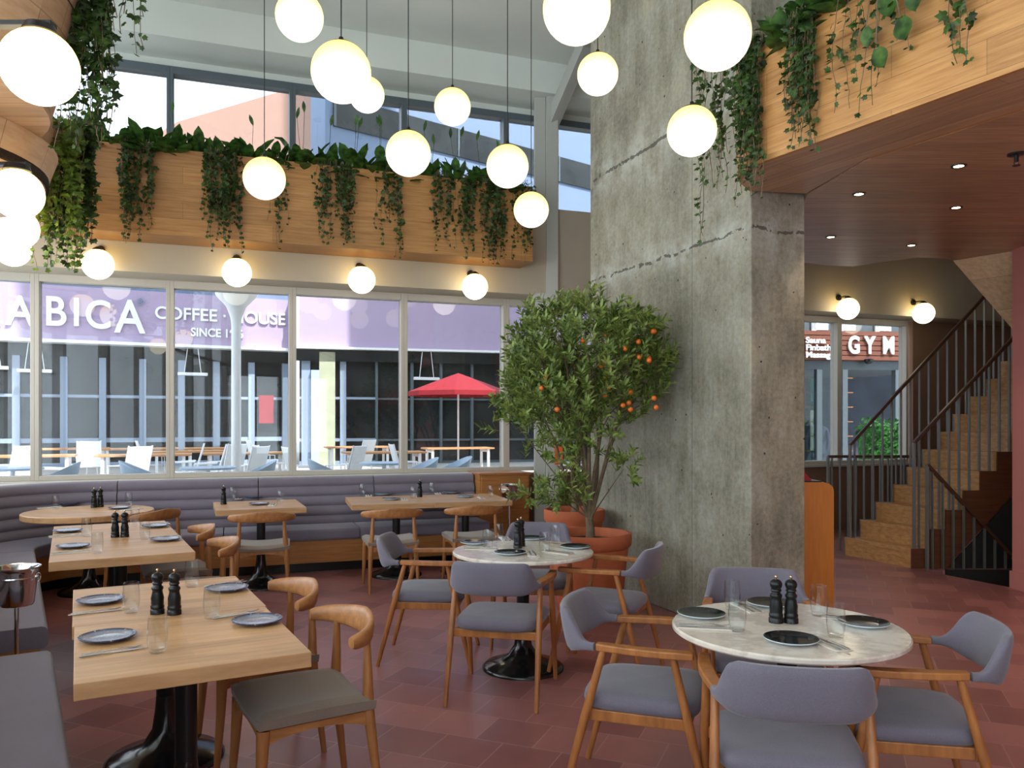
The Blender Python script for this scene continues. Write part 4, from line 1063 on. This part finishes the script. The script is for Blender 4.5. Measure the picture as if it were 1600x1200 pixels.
# host stand
t = thing('host_stand', 'amber wooden host stand beside the concrete pillar', 'host stand', (2.16, 6.3, 0))
mb = MB(); prof = [(0, 0), (.375, 0), (.375, 1.02)] + [(.375 - .07 + .07 * math.cos(R(a)), 1.02 + .07 * math.sin(R(a))) for a in range(15, 91, 15)] + [(0, 1.09)]
vs = [(x, 0, z) for x, z in prof] + [(x, .45, z) for x, z in prof]; m_ = len(prof)
mb.add(vs, [tuple(range(m_)), tuple(range(2 * m_ - 1, m_ - 1, -1))] + [(i, m_ + i, m_ + (i + 1) % m_, (i + 1) % m_) for i in range(m_)])
mb.build('body', M['stand_wood'], t, smooth=30)
mb = MB(); mb.box(.02, .3, .05, .4, 1.09, 1.1); mb.build('writing_pad', M['black'], t, smooth=0)
mb = MB(); mb.add([(0.06, 0, 0), (.2, 0, 0), (.12, .02, .1), (.02, .02, .1), (.06, .015, 0), (.2, .015, 0), (.12, .03, .1), (.02, .03, .1)], [(0, 1, 2, 3), (7, 6, 5, 4), (0, 4, 5, 1), (1, 5, 6, 2), (2, 6, 7, 3), (3, 7, 4, 0)])
o = mb.build('menu_card', M['ext_red'], None, smooth=0, loc=(2.2, 6.4, 1.1)); tag(o, 'red menu card propped on the host stand', 'menu')

# ------------------------------------------------------------------ staircase
RZ, TX = .208, .184; ST0 = Vector((3.94, 9.47)); SW = Vector((.345, -.87)); NST = 15
t = thing('staircase', 'oak staircase climbing right behind the host stand', 'staircase', (3.94, 9.47, 0))
for i in range(NST):
    a = Vector((TX * i, 0)); b = a + SW; z = RZ * (i + 1)
    mb = MB(); mb.prism([(a.x, a.y), (b.x, b.y), (b.x + TX + .02, b.y), (a.x + TX + .02, a.y)], z - .045, z); mb.build('tread', M['stair_oak'], t, smooth=0, bevel=.003)
    mb = MB(); mb.prism([(a.x + .004, a.y), (b.x + .004, b.y), (b.x + .024, b.y), (a.x + .024, a.y)], z - RZ + .0, z - .045); mb.build('riser', M['stair_oak'], t, smooth=0)
for off, nm in ((SW, 1), (Vector((0, 0)), 0)):
    mb = MB(); yy = off.y + (-.025 if nm else .002); pr = []
    for i in range(NST): pr += [(off.x + TX * i, RZ * i), (off.x + TX * i, RZ * (i + 1) + .004)]
    pr += [(off.x + TX * NST, RZ * NST + .004), (off.x + TX * NST, RZ * NST - .45)]
    pr += [(off.x + .62, 0)]
    # stringer as a strip of quads under the sawtooth
    for i in range(NST):
        xa, xb = off.x + TX * i, off.x + TX * (i + 1); zt = RZ * (i + 1) + .004
        lo = lambda x: max(0, (x - off.x) * RZ / TX - .42)
        vs = [(xa, yy, lo(xa)), (xb, yy, lo(xb)), (xb, yy, zt), (xa, yy, zt)]; vs += [(v_[0], v_[1] + .022, v_[2]) for v_ in vs]
        mb.add(vs, [(0, 1, 2, 3), (7, 6, 5, 4), (0, 4, 5, 1), (1, 5, 6, 2), (2, 6, 7, 3), (3, 7, 4, 0)])
    mb.build('stringer', M['dark_oak'] if nm else M['steel'], t, smooth=0)
def rail(label, x0, x1_, y, zf, zh, n_, name='stair_railing', foot=True):
    "zf(x) foot height, zh(x) handrail height"
    t = thing(name, label, 'railing', (x0, y, 0))
    mb = MB(); mb.bar((0, 0, zh(x0)), (x1_ - x0, 0, zh(x1_)), .045, .035); mb.build('handrail', M['rail_wood'], t, smooth=0, bevel=.006)
    for k in range(n_):
        x = x0 + (x1_ - x0) * (k + .5) / n_; mb = MB(); mb.box(x - x0 - .005, x - x0 + .005, -.019, .019, zf(x), zh(x) - .01); mb.build('baluster', M['steel'], t, smooth=0)
    mb = MB(); mb.box(-.01, .012, -.022, .022, zf(x0), zh(x0)); mb.build('newel', M['steel'], t, smooth=0)
    return t
ys = 9.47 - .0; 
hz = lambda x: 1.30 + (x - 3.99) * (RZ / TX) * .98
rail('dark railing with wooden handrail on the far side of the oak stairs', 3.99, 6.4, 9.445, lambda x: RZ * (int((x - 3.94) / TX) + 1) + .001, hz, 22)
hz2 = lambda x: 1.34 + (x - 4.33) * 1.06
rail('dark railing with wooden handrail on the near side of the oak stairs', 4.335, 6.5, 8.63, lambda x: RZ * (int((x - 4.285) / TX) + 1) + .001 if x > 4.285 else 0, hz2, 20)
rail('level dark guard rail left of the stairs under the window', 3.87, 4.95, 9.8, lambda x: 0, lambda x: 1.15, 11, 'guard_railing')
rail('descending dark railing over the black stairwell', 4.42, 6.2, 8.52, lambda x: max(-3.0, .0 - (x - 4.42) * 1.08), lambda x: 1.12 - (x - 4.42) * 1.08, 16, 'stairwell_railing')
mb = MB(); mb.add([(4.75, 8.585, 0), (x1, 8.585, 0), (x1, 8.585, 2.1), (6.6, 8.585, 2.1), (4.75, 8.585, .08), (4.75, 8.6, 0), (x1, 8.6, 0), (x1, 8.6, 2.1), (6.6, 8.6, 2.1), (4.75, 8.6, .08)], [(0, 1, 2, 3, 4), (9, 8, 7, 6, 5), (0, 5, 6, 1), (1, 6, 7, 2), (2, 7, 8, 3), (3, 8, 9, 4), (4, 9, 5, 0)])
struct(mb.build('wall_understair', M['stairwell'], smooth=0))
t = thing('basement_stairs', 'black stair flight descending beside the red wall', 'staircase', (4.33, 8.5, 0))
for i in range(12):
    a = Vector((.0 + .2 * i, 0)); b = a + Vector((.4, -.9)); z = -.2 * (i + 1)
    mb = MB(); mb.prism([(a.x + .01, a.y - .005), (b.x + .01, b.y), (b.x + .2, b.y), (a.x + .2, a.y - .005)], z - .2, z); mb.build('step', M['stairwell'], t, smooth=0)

# ------------------------------------------------------------------ outside
def ext(mb, name, mat, label, cat, **k): return tag(mb.build(name, mat, **k), label, cat)
GZ = .18
mb = MB(); mb.prism([wl(-30, .26), wl(40, .26), wl(40, 60), wl(-30, 60)], GZ - .2, GZ); struct(mb.build('ground_terrace', M['ext_ground'], smooth=0))
# cafe building facing us: left wing
def facade(pa_, da, pb_, db):
    a = Vector(((pa_ - 800) / FPX * da, da)); b = Vector(((pb_ - 800) / FPX * db, db)); d = (b - a); return a, math.atan2(d.y, d.x), d.length
fa, fang, flen = facade(-220, 22.3, 458, 27.4)
cafe = thing('cafe_building', 'coffee house opposite with lilac sign fascia and glazed front', 'building', (fa.x, fa.y, 0), fang)
def fpx(x, off=0):
    "distance along the facade on sight line x"
    u = (x - 800) / FPX; d = Vector((math.cos(fang), math.sin(fang))); return (u * fa.y - fa.x) / (d.x - u * d.y)
mb = MB(); mb.box(0, flen, -.25, .0, 4.07, 5.72); mb.build('fascia', M['lilac'], cafe, smooth=0)
mb = MB(); mb.box(0, flen, -.5, .3, 3.98, 4.07); mb.build('awning_edge', M['ext_white'], cafe, smooth=0)
mb = MB(); mb.box(0, flen, 0, 6, 5.72, 7.9); mb.build('upper_storey', M['ext_dark'], cafe, smooth=0)
mb = MB(); mb.box(0, flen, -.03, 0, 5.75, 5.95); mb.box(0, flen, -.03, 0, 6.9, 7.05); mb.build('upper_band', M['ext_blue'], cafe, smooth=0)
x = 0
while x < flen - .2:
    mb = MB(); mb.box(x, x + .12, -.06, 0, 5.72, 7.9); mb.build('upper_mullion', M['ext_blue'], cafe, smooth=0); x += 1.7
mb = MB(); mb.box(0, flen, .3, .35, GZ, 4.0); mb.build('shopfront_glass', M['ext_dark'], cafe, smooth=0)
mb = MB(); mb.box(0, flen, .1, .3, 3.6, 3.98); mb.build('shopfront_head', M['ext_dark'], cafe, smooth=0)
k = 0
for xx in (-165, -100, -40, 24, 99, 160, 223, 284, 339, 394, 447):
    s = fpx(xx); mb = MB(); mb.box(s - .1, s + .1, .12, .3, GZ, 3.98); mb.build('shopfront_mullion', M['ext_frame'], cafe, smooth=0)
for zz, hh in ((GZ, .15), (.95, .14), (2.35, .09)):
    mb = MB(); mb.box(0, flen, .18, .28, zz, zz + hh); mb.build('shopfront_rail', M['ext_frame'], cafe, smooth=0)
def text(body, size, mat, parent, x, y, z, ext_=.03, rz=0, name='lettering', bold=.0, xs=1, align='LEFT'):
    cu = bpy.data.curves.new(name, 'FONT'); cu.body = body; cu.size = size; cu.extrude = ext_; cu.align_x = align; cu.offset = bold
    o = bpy.data.objects.new(name, cu); COL.objects.link(o); cu.materials.append(mat); o.parent = parent
    bpy.context.view_layer.update(); me = bpy.data.meshes.new_from_object(o.evaluated_get(bpy.context.evaluated_depsgraph_get()))
    bpy.data.objects.remove(o); bpy.data.curves.remove(cu)
    o = bpy.data.objects.new(name, me); COL.objects.link(o); o.parent = parent
    if not me.materials: me.materials.append(mat)
    o.location = (x, y, z); o.rotation_euler = (R(90), 0, rz); o.scale = (xs, 1, 1); return o
zL = lambda xx, yy: CAMZ - (yy - HOR) / FPX * (fa.y + fpx(xx) * math.sin(fang))
for ch, xx, yb, hpx in (('A', -85, 508, 46), ('R', -38, 508, 46), ('A', 12, 508, 46), ('B', 70, 509, 46), ('I', 113, 510, 44), ('C', 133, 513, 44), ('A', 180, 520, 52)):
    d = fa.y + fpx(xx) * math.sin(fang); text(ch, hpx * d / FPX / .72, M['ext_white'], cafe, fpx(xx), -.3, zL(xx, yb), .04, bold=.02, xs=.86)
text('COFFEE · HOUSE', .55, M['ext_white'], cafe, fpx(241), -.3, zL(241, 499), .03, bold=.008, xs=.98)
text('SINCE 19 6', .37, M['ext_white'], cafe, fpx(297), -.3, zL(297, 526), .03, bold=.01, xs=.92)
text('®', .3, M['ext_frame'], cafe, fpx(213), -.3, zL(213, 478), .02)
mb = MB(); a, b = fpx(405), fpx(428); mb.box(a, b, .05, .11, 1.55, 2.5); mb.build('red_panel', M['ext_red'], cafe, smooth=0)
# right wing
ga, gang, glen = facade(468, 26.0, 940, 28.7)
wing = thing('cafe_wing', 'right wing of the coffee house with plain lilac fascia', 'building', (ga.x, ga.y, 0), gang)
def gpx(x):
    u = (x - 800) / FPX; d = Vector((math.cos(gang), math.sin(gang))); return (u * ga.y - ga.x) / (d.x - u * d.y)
mb = MB(); mb.box(0, glen, 0, 3, 4.05, 5.68); mb.build('fascia', M['lilac'], wing, smooth=0)
mb = MB(); mb.box(-.1, glen, -.2, .3, 3.98, 4.05); mb.build('awning_edge', M['ext_white'], wing, smooth=0)
mb = MB(); mb.box(0, glen, 0, .1, 5.68, 5.9); mb.box(0, glen, .1, 3, 5.9, 6.6); mb.build('upper_band', M['ext_blue'], wing, smooth=0)
mb = MB(); mb.box(0, glen, .5, .55, GZ, 4.05); mb.build('shopfront_glass', M['ext_dark'], wing, smooth=0)
mb = MB(); mb.box(-.1, glen, .1, .5, 3.6, 3.98); mb.build('shopfront_head', M['ext_dark'], wing, smooth=0)
for xx, wd in ((478, .28), (537, .2), (590, .08), (646, .1), (692, .08), (741, .08), (790, .08), (900, .1)):
    s = gpx(xx); mb = MB(); mb.box(s - wd / 2, s + wd / 2, .3, .5, GZ, 3.98); mb.build('shopfront_mullion', M['ext_frame'] if xx < 560 else M['frame_dark'], wing, smooth=0)
for zz, hh in ((GZ, .12), (.95, .1), (2.35, .08)):
    mb = MB(); mb.box(0, gpx(590), .34, .46, zz, zz + hh); mb.build('shopfront_rail', M['ext_frame'], wing, smooth=0)
    mb = MB(); mb.box(gpx(590), glen, .38, .46, zz, zz + hh * .7); mb.build('shopfront_rail', M['frame_dark'], wing, smooth=0)
mb = MB(); mb.box(gpx(499), gpx(524), .1, .48, GZ, 3.9); mb.build('stone_pier', M['cream_pillar'], wing, smooth=0)
mb = MB(); mb.box(gpx(486), gpx(499), .1, .48, GZ, 3.3); mb.build('door_panel', M['teal_pale'] if 'teal_pale' in M else M['ext_tub'], wing, smooth=0)
# upper buildings seen through the high windows
d0 = 30
mb = MB(); a = pd(278, 190, d0); b = pd(475, 132, d0)
mb.add([(a.x - 1, d0, 7.95), (b.x, d0, 7.95), (b.x, d0, b.z), (a.x, d0, a.z), (a.x - 1, d0, a.z - .6), (a.x - 1, d0 + 1, 7.95), (b.x, d0 + 1, 7.95), (b.x, d0 + 1, b.z), (a.x, d0 + 1, a.z), (a.x - 1, d0 + 1, a.z - .6)],
       [(0, 1, 2, 3, 4), (9, 8, 7, 6, 5), (0, 5, 6, 1), (1, 6, 7, 2), (2, 7, 8, 3), (3, 8, 9, 4), (4, 9, 5, 0)])
ext(mb, 'gable_building', M['ext_pink'], 'pale pink gabled building seen through the upper windows', 'building', smooth=0)
ha, hang, hlen = facade(476, 31, 1100, 46)
blk = thing('office_block', 'blue-grey block with a dark window band behind the upper windows', 'building', (ha.x, ha.y, 0), hang)
def hz_(x, y):
    u = (x - 800) / FPX; O = ha + Vector((-math.sin(hang), math.cos(hang))) * 2; d = Vector((math.cos(hang), math.sin(hang))); s = (u * O.y - O.x) / (d.x - u * d.y)
    return s, CAMZ - (y - HOR) / FPX * (O.y + s * d.y)
s0_, z0_ = hz_(520, 197); s1_, z1_ = hz_(790, 240); _, z2_ = hz_(520, 160)
sw_, _ = hz_(508, 200); mb = MB(); mb.box(sw_, hlen, 2, 5, 7.3, 24); mb.build('wall', M['ext_blue'], blk, smooth=0)
mb = MB(); mb.box(s0_, hlen, 1.9, 2.02, z0_, z2_ + .3); mb.build('window_band', M['ext_dark'], blk, smooth=0)
for f in range(7):
    s = s0_ + (hlen - s0_) * f / 7; mb = MB(); mb.box(s, s + .1, 1.86, 1.92, z0_, z2_ + .3); mb.build('mullion', M['frame_dark'], blk, smooth=0)
# unseen blocks added to shade the cafe: above the gym, on our roof
mb = MB(); mb.box(2.3, 20, 17.6, 20.5, 7.5, 40); tag(mb.build('office_tower', M['white_wall'], smooth=0), 'tall pale office tower above the gym entrance', 'building')
mb = MB(); mb.box(.4, 6.4, 6.5, 8.9, 6.3, 42); struct(mb.build('wall_upper_floors', M['white_wall'], smooth=0))  # roof block added to cast shade on the sign fascia
mb = MB(); mb.prism([(-9, -6), (x1, -6), wl(14.2, .8), wl(S0 - .8, .8), (-9, 6)], 6.11, 6.3); struct(mb.build('roof_slab', M['white_wall'], smooth=0))

# lamp post
q = pd(369, 600, 13.2)
t = thing('lamp_post', 'white flared post standing on the terrace outside the windows', 'post', (q.x, q.y, GZ))
MB().lathe([(0, 0), (.11, 0), (.11, .03), (.078, .04), (.076, 3.0), (.09, 3.12), (.16, 3.3), (.31, 3.46), (.33, 3.5), (.33, 3.56), (0, 3.56)], 28).build('shaft', M['ext_white'], t, smooth=40)
# hanging heater bars under the awning
for x_, y_, d_, lab in [(-12, 572, 20, 'heater bar hanging under the awning at the far left'), (56, 577, 19, 'heater bar hanging in the leftmost cafe bay'), (300, 582, 20.5, 'heater bar hanging left of the white post'), (666, 589, 23, 'heater bar hanging before the dark right wing')]:
    if x_ < 460: s_ = fpx(x_) ; v_ = fa + Vector((math.cos(fang), math.sin(fang))) * s_ + Vector((math.sin(fang), -math.cos(fang))) * .35
    else: s_ = gpx(x_); v_ = ga + Vector((math.cos(gang), math.sin(gang))) * s_ + Vector((math.sin(gang), -math.cos(gang))) * .1
    q = Vector((v_.x, v_.y, CAMZ - (y_ + 5 - HOR) / FPX * v_.y)); t = thing('patio_heater', lab, 'heater', tuple(q), fang, 'hanging terrace heaters')
    mb = MB(); mb.box(-.45, .45, -.07, .07, 0, .1); mb.build('body', M['ext_metal'], t, smooth=0, bevel=.02)
    for s in (-.25, .25): MB().tube([(s, 0, .1), (s * .6, .0, 4.0 - q.z)], .012, 6).build('rod', M['ext_metal'], t)
# parasol shape added for a red reflection in the wing glass
q = pd(716, 612, 21.5); t = thing('red_parasol', 'dark red parasol open on the terrace before the right wing', 'parasol', (q.x, q.y, GZ))
mb = MB(); zt = q.z - GZ; mb.lathe([(1.35, zt - .12), (1.35, zt), (.7, zt + .25), (.0, zt + .5), (0, zt + .46), (.7, zt + .21), (1.33, zt - .02)], 8); mb.build('canopy', M['ext_red'], t, smooth=0)
MB().tube([(0, 0, 0), (0, 0, zt + .46)], .025, 10).build('pole', M['ext_metal'], t); MB().lathe([(0, 0), (.25, 0), (.25, .06), (0, .08)], 20).build('base', M['ext_metal'], t)

# terrace furniture
def terr_table():
    t = thing('terrace_table', '', 'table'); mb = MB(); mb.box(-.9, .9, -.38, .38, .7, .74); mb.build('tabletop', M['ext_oak'], t, smooth=0, bevel=.005)
    for s in (-1, 1):
        mb = MB(); mb.box(s * .75 - .03, s * .75 + .03, -.33, -.27, 0, .7); mb.box(s * .75 - .03, s * .75 + .03, .27, .33, 0, .7); mb.box(s * .75 - .03, s * .75 + .03, -.27, .27, .62, .68); mb.build('leg_frame', M['ext_metal'], t, smooth=0)
    return t
def terr_chair():
    t = thing('sling_chair', '', 'chair')
    for s in (-1, 1):
        mb = MB(); mb.tube([(.22, s * .25, 0), (.2, s * .25, .62), (-.2, s * .25, .64)], .014, 8); mb.build('arm_frame', M['ext_metal'], t)
        mb = MB(); mb.tube([(-.26, s * .22, 0), (-.2, s * .23, .42), (-.36, s * .23, .98)], .014, 8); mb.build('back_leg', M['ext_metal'], t)
    mb = MB(); rings = []
    for x_, z_ in ((.24, .44), (.0, .42), (-.2, .43), (-.26, .6), (-.36, .97)): rings.append([(x_, -.22, z_), (x_, .22, z_), (x_ - .01, .22, z_ - .014), (x_ - .01, -.22, z_ - .014)])
    mb.sweep(rings); mb.build('sling', M['ext_metal'], t, smooth=0); return t
def tub_chair():
    t = thing('tub_chair', '', 'chair'); mb = MB(); rings = []
    for i in range(25):
        a = R(50 + 260 * i / 24); h_ = .62 + .22 * (math.cos((i / 24 - .5) * math.pi)) ** 1.5 if True else 0
        c_, s_ = math.cos(a), math.sin(a); rings.append([(.22 * c_, .22 * s_, .4), (.31 * c_, .30 * s_, h_), (.295 * c_, .285 * s_, h_), (.2 * c_, .2 * s_, .41)])
    mb.sweep(rings); mb.build('shell', M['ext_tub'], t, smooth=50)
    MB().lathe([(0, .40), (.23, .40), (.23, .43), (0, .44)], 28).build('seat', M['ext_tub'], t)
    for sx in (-1, 1):
        for sy in (-1, 1): MB().tube([(sx * .22, sy * .2, 0), (sx * .15, sy * .14, .4)], .012, 8).build('leg', M['ext_metal'], t)
    return t
def cafe_round():
    t = thing('terrace_round_table', '', 'table'); MB().lathe([(0, .7), (.4, .7), (.4, .73), (0, .735)], 40).build('tabletop', M['ext_tub'], t, smooth=40)
    MB().lathe([(0, 0), (.22, 0), (.22, .02), (.03, .04), (.03, .7)], 20).build('pedestal', M['ext_metal'], t, smooth=40); return t
TT, TC, TU, TR = terr_table(), terr_chair(), tub_chair(), cafe_round()
TT['category'] = 'table'
def gp(x, d): return ((x - 800) / FPX * d, d, GZ)
for x_, d_, a_, lab in [(40, 16, 24, 'oak terrace table behind the leftmost window pane'), (110, 20.5, 24, 'far oak terrace table left of the first mullion pair'), (220, 20.5, 24, 'far oak terrace table behind the second pane'), (225, 16.5, 24, 'oak terrace table in the middle of the second pane'), (345, 21, 24, 'far oak terrace table behind the white post'),
                        (385, 17.5, 24, 'oak terrace table right of the white post'), (300, 18.6, 24, 'oak terrace table left of the white post'), (600, 18, 20, 'oak terrace table in the fourth pane'), (560, 22, 20, 'far oak terrace table by the stone pier'), (715, 21, 20, 'oak terrace table before the dark right wing')]:
    place(TT, gp(x_, d_), R(a_), lab, 'oak tables on the terrace')
for x_, d_, a_, lab in [(18, 14.5, 160, 'white sling chair behind the leftmost pane'), (240, 18.4, 30, 'white sling chair in shade between the long tables of the second pane'), (128, 18.2, 150, 'far white sling chair at the left of the second pane'), (352, 15.8, 150, 'middle white sling chair left of the white post'), (412, 19, 30, 'far white sling chair right of the white post'), (560, 19.5, 150, 'far white sling chair by the stone pier'), (85, 13.2, 30, 'white sling chair at the left edge of the second pane'), (140, 17.4, -60, 'white sling chair at the head of the terrace tables'), (200, 14.2, 150, 'white sling chair in the middle of the second pane'), (288, 15.5, 200, 'white sling chair right of the second mullion, left one'), (322, 14.9, 200, 'white sling chair right of the second mullion, right one'),
                        (382, 14.2, 160, 'white sling chair right of the white post'), (430, 15, 30, 'white sling chair at the right of the third pane'), (478, 13.8, 30, 'white sling chair at the left of the fourth pane'), (536, 14.5, 160, 'white sling chair by the blue round table'), (640, 15.5, 20, 'white sling chair behind the fourth mullion')]:
    place(TC, gp(x_, d_), R(a_), lab, 'white sling chairs on the terrace')
for x_, d_, lab in [(20, 11.6, 'pale round terrace table at the far left'), (325, 11.8, 'pale round terrace table below the white post'), (600, 13.2, 'pale blue round terrace table in the fourth pane')]:
    place(TR, gp(x_, d_), 0, lab, 'round tables on the terrace')
for x_, d_, a_, lab in [(88, 11.2, 200, 'pale tub chair at the left of the second pane'), (222, 11.6, 20, 'pale tub chair at the right of the second pane'), (398, 11.6, 200, 'pale tub chair at the right of the third pane'), (512, 12.4, 20, 'pale tub chair left of the blue round table'), (655, 12.6, 200, 'pale tub chair right of the blue round table'), (708, 13, 200, 'pale tub chair before the dark right wing')]:
    place(TU, gp(x_, d_), R(a_), lab, 'pale tub chairs on the terrace')

# gym across the way on the right
gd = 17.0
g0 = pd(1235, 0, gd); gx = lambda x: (x - 800) / FPX * gd - g0.x; gz = lambda y: CAMZ - (y - HOR) / FPX * gd
gym = thing('gym_building', 'gym entrance with slatted timber sign seen through the stair windows', 'building', (g0.x, gd, 0), R(8))
mb = MB(); mb.box(-.4, gx(1500), .35, 3, gz(575), 7.5); mb.build('wall', M['frame_dark'], gym, smooth=0)
for k in range(6):
    z = gz(560) + k * .107; mb = MB(); mb.box(gx(1262), gx(1470), .2, .3, z, z + .09); mb.build('sign_slat', M['sign_slat'], gym, smooth=0)
mb = MB(); mb.box(gx(1262), gx(1470), .3, .34, gz(561), gz(515)); mb.build('sign_back', M['dark_oak'], gym, smooth=0)
for ch, xx in (('G', 1339), ('Y', 1368), ('M', 1398)): text(ch, .52, M['ext_white'], gym, gx(xx), .17, gz(549), .02, bold=.016, xs=.72)
for s_, yy in (('Sauna', 534), ('Finbath', 545.5), ('Massage', 557)): text(s_, .178, M['ext_white'], gym, gx(1267), .17, gz(yy), .015, bold=.004, xs=1.12)
for xx in (1283, 1330, 1392): mb = MB(); mb.box(gx(xx), gx(xx) + .1, .3, .35, gz(516), gz(470)); mb.box(gx(xx), gx(xx) + .38, .3, .35, gz(512), gz(500)); mb.build('roof_lettering', M['ext_white'], gym, smooth=0)
for xx in (1258, 1296, 1340, 1432): mb = MB(); mb.box(gx(xx) - .06, gx(xx) + .06, .3, .45, .0, gz(575)); mb.build('door_post', M['frame_dark'], gym, smooth=0)
mb = MB(); mb.box(gx(1264), gx(1334), .36, .37, .0, gz(575)); mb.build('glass_screen', M['gym_glass'], gym, smooth=0)
for k in range(8):
    z = .3 + k * .32; mb = MB(); mb.box(gx(1268), gx(1290), .4, .43, z, z + .02); mb.box(gx(1345), gx(1358), .4, .43, z, z + .02); mb.build('glazing_bar', M['bench_oak'], gym, smooth=0)
mb = MB(); mb.box(gx(1303), gx(1312), .8, .85, gz(625), gz(586)); mb.build('teal_panel', M['teal'], gym, smooth=0)
mb = MB(); mb.box(gx(1302), gx(1313), .8, .85, gz(706), gz(640)); mb.build('pale_panel', M['linen'], gym, smooth=0)
mb = MB(); mb.box(-.4, gx(1500) + 8, 4.2, 4.4, 0, 6); mb.build('interior_wall', M['gym_inside'], gym, smooth=0)
mb = MB().lathe([(0, 0), (.05, 0), (.1, .05), (.1, .1), (.0, .12)], 18, (gx(1376), .2, gz(566))); mb.build('camera_dome', M['black'], gym)
random.seed(3)
hd = thing('clipped_hedge', 'bright green hedge outside behind the stair railing', 'hedge', (pd(1385, 0, 15.5).x, 15.5, 0)); lv = MB()
for k in range(1500):
    p = Vector((rnd(-.55, .75), rnd(-.3, .2), rnd(.15, 1.62))); leaf_long(lv, p, Vector((rnd(-1, 1), rnd(-1, 0), rnd(-.3, 1))), Vector((rnd(-.4, .4), -1, rnd(0, .6))).normalized(), .09, .05, 0, 2)
lv.build('foliage', M['hedge'], hd, smooth=0)
mb = MB(); mb.box(-.5, .7, -.1, .1, 0.18, 1.5); mb.build('stems', M['hedge'], hd, smooth=0)

# person standing behind the gym glass
def person():
    q = pd(1279, 660, 18.2); t = thing('person', 'person in a dark top standing behind the gym glass', 'person', (q.x, q.y, 0), R(80))
    def skin_body(name, mat, chain, root=0):
        vs, es, rs = chain; me = bpy.data.meshes.new(name); me.from_pydata(vs, es, []); o = bpy.data.objects.new(name, me); COL.objects.link(o); o.parent = t
        o.modifiers.new('skin', 'SKIN'); o.modifiers.new('sub', 'SUBSURF').render_levels = 1
        for i, r in enumerate(rs): me.skin_vertices[0].data[i].radius = r if isinstance(r, tuple) else (r, r)
        me.skin_vertices[0].data[root].use_root = True; me.materials.append(mat); return o
    vs = [(0, 0, .95), (0, 0, 1.2), (0, 0, 1.42), (0, 0, 1.52), (0, .18, 1.42), (.03, .22, 1.15), (.12, .2, .95), (0, -.18, 1.42), (.03, -.22, 1.15), (.12, -.2, .95), (0, .1, .88), (.02, .11, .5), (0, .12, .08), (.14, .12, .04), (0, -.1, .88), (.02, -.11, .5), (0, -.12, .08), (.14, -.12, .04),
          (0, 0, 1.58), (.01, 0, 1.68), (.0, 0, 1.76)]
    es = [(0, 1), (1, 2), (2, 3), (2, 4), (4, 5), (5, 6), (2, 7), (7, 8), (8, 9), (0, 10), (10, 11), (11, 12), (12, 13), (0, 14), (14, 15), (15, 16), (16, 17), (3, 18), (18, 19), (19, 20)]
    rs = [(.13, .1), (.12, .1), (.14, .11), .05, .05, .04, .03, .05, .04, .03, .085, .055, .04, .035, .085, .055, .04, .035, .06, .085, .05]
    skin_body('body', M['shirt'], (vs, es, rs))
    MB().lathe([(r_ * 1.12, z_ * 1.15) for r_, z_ in sphere_prof(.09, 10)], 16, (-.01, 0, 1.7)).build('hair', M['hair'], t, smooth=180)
person()
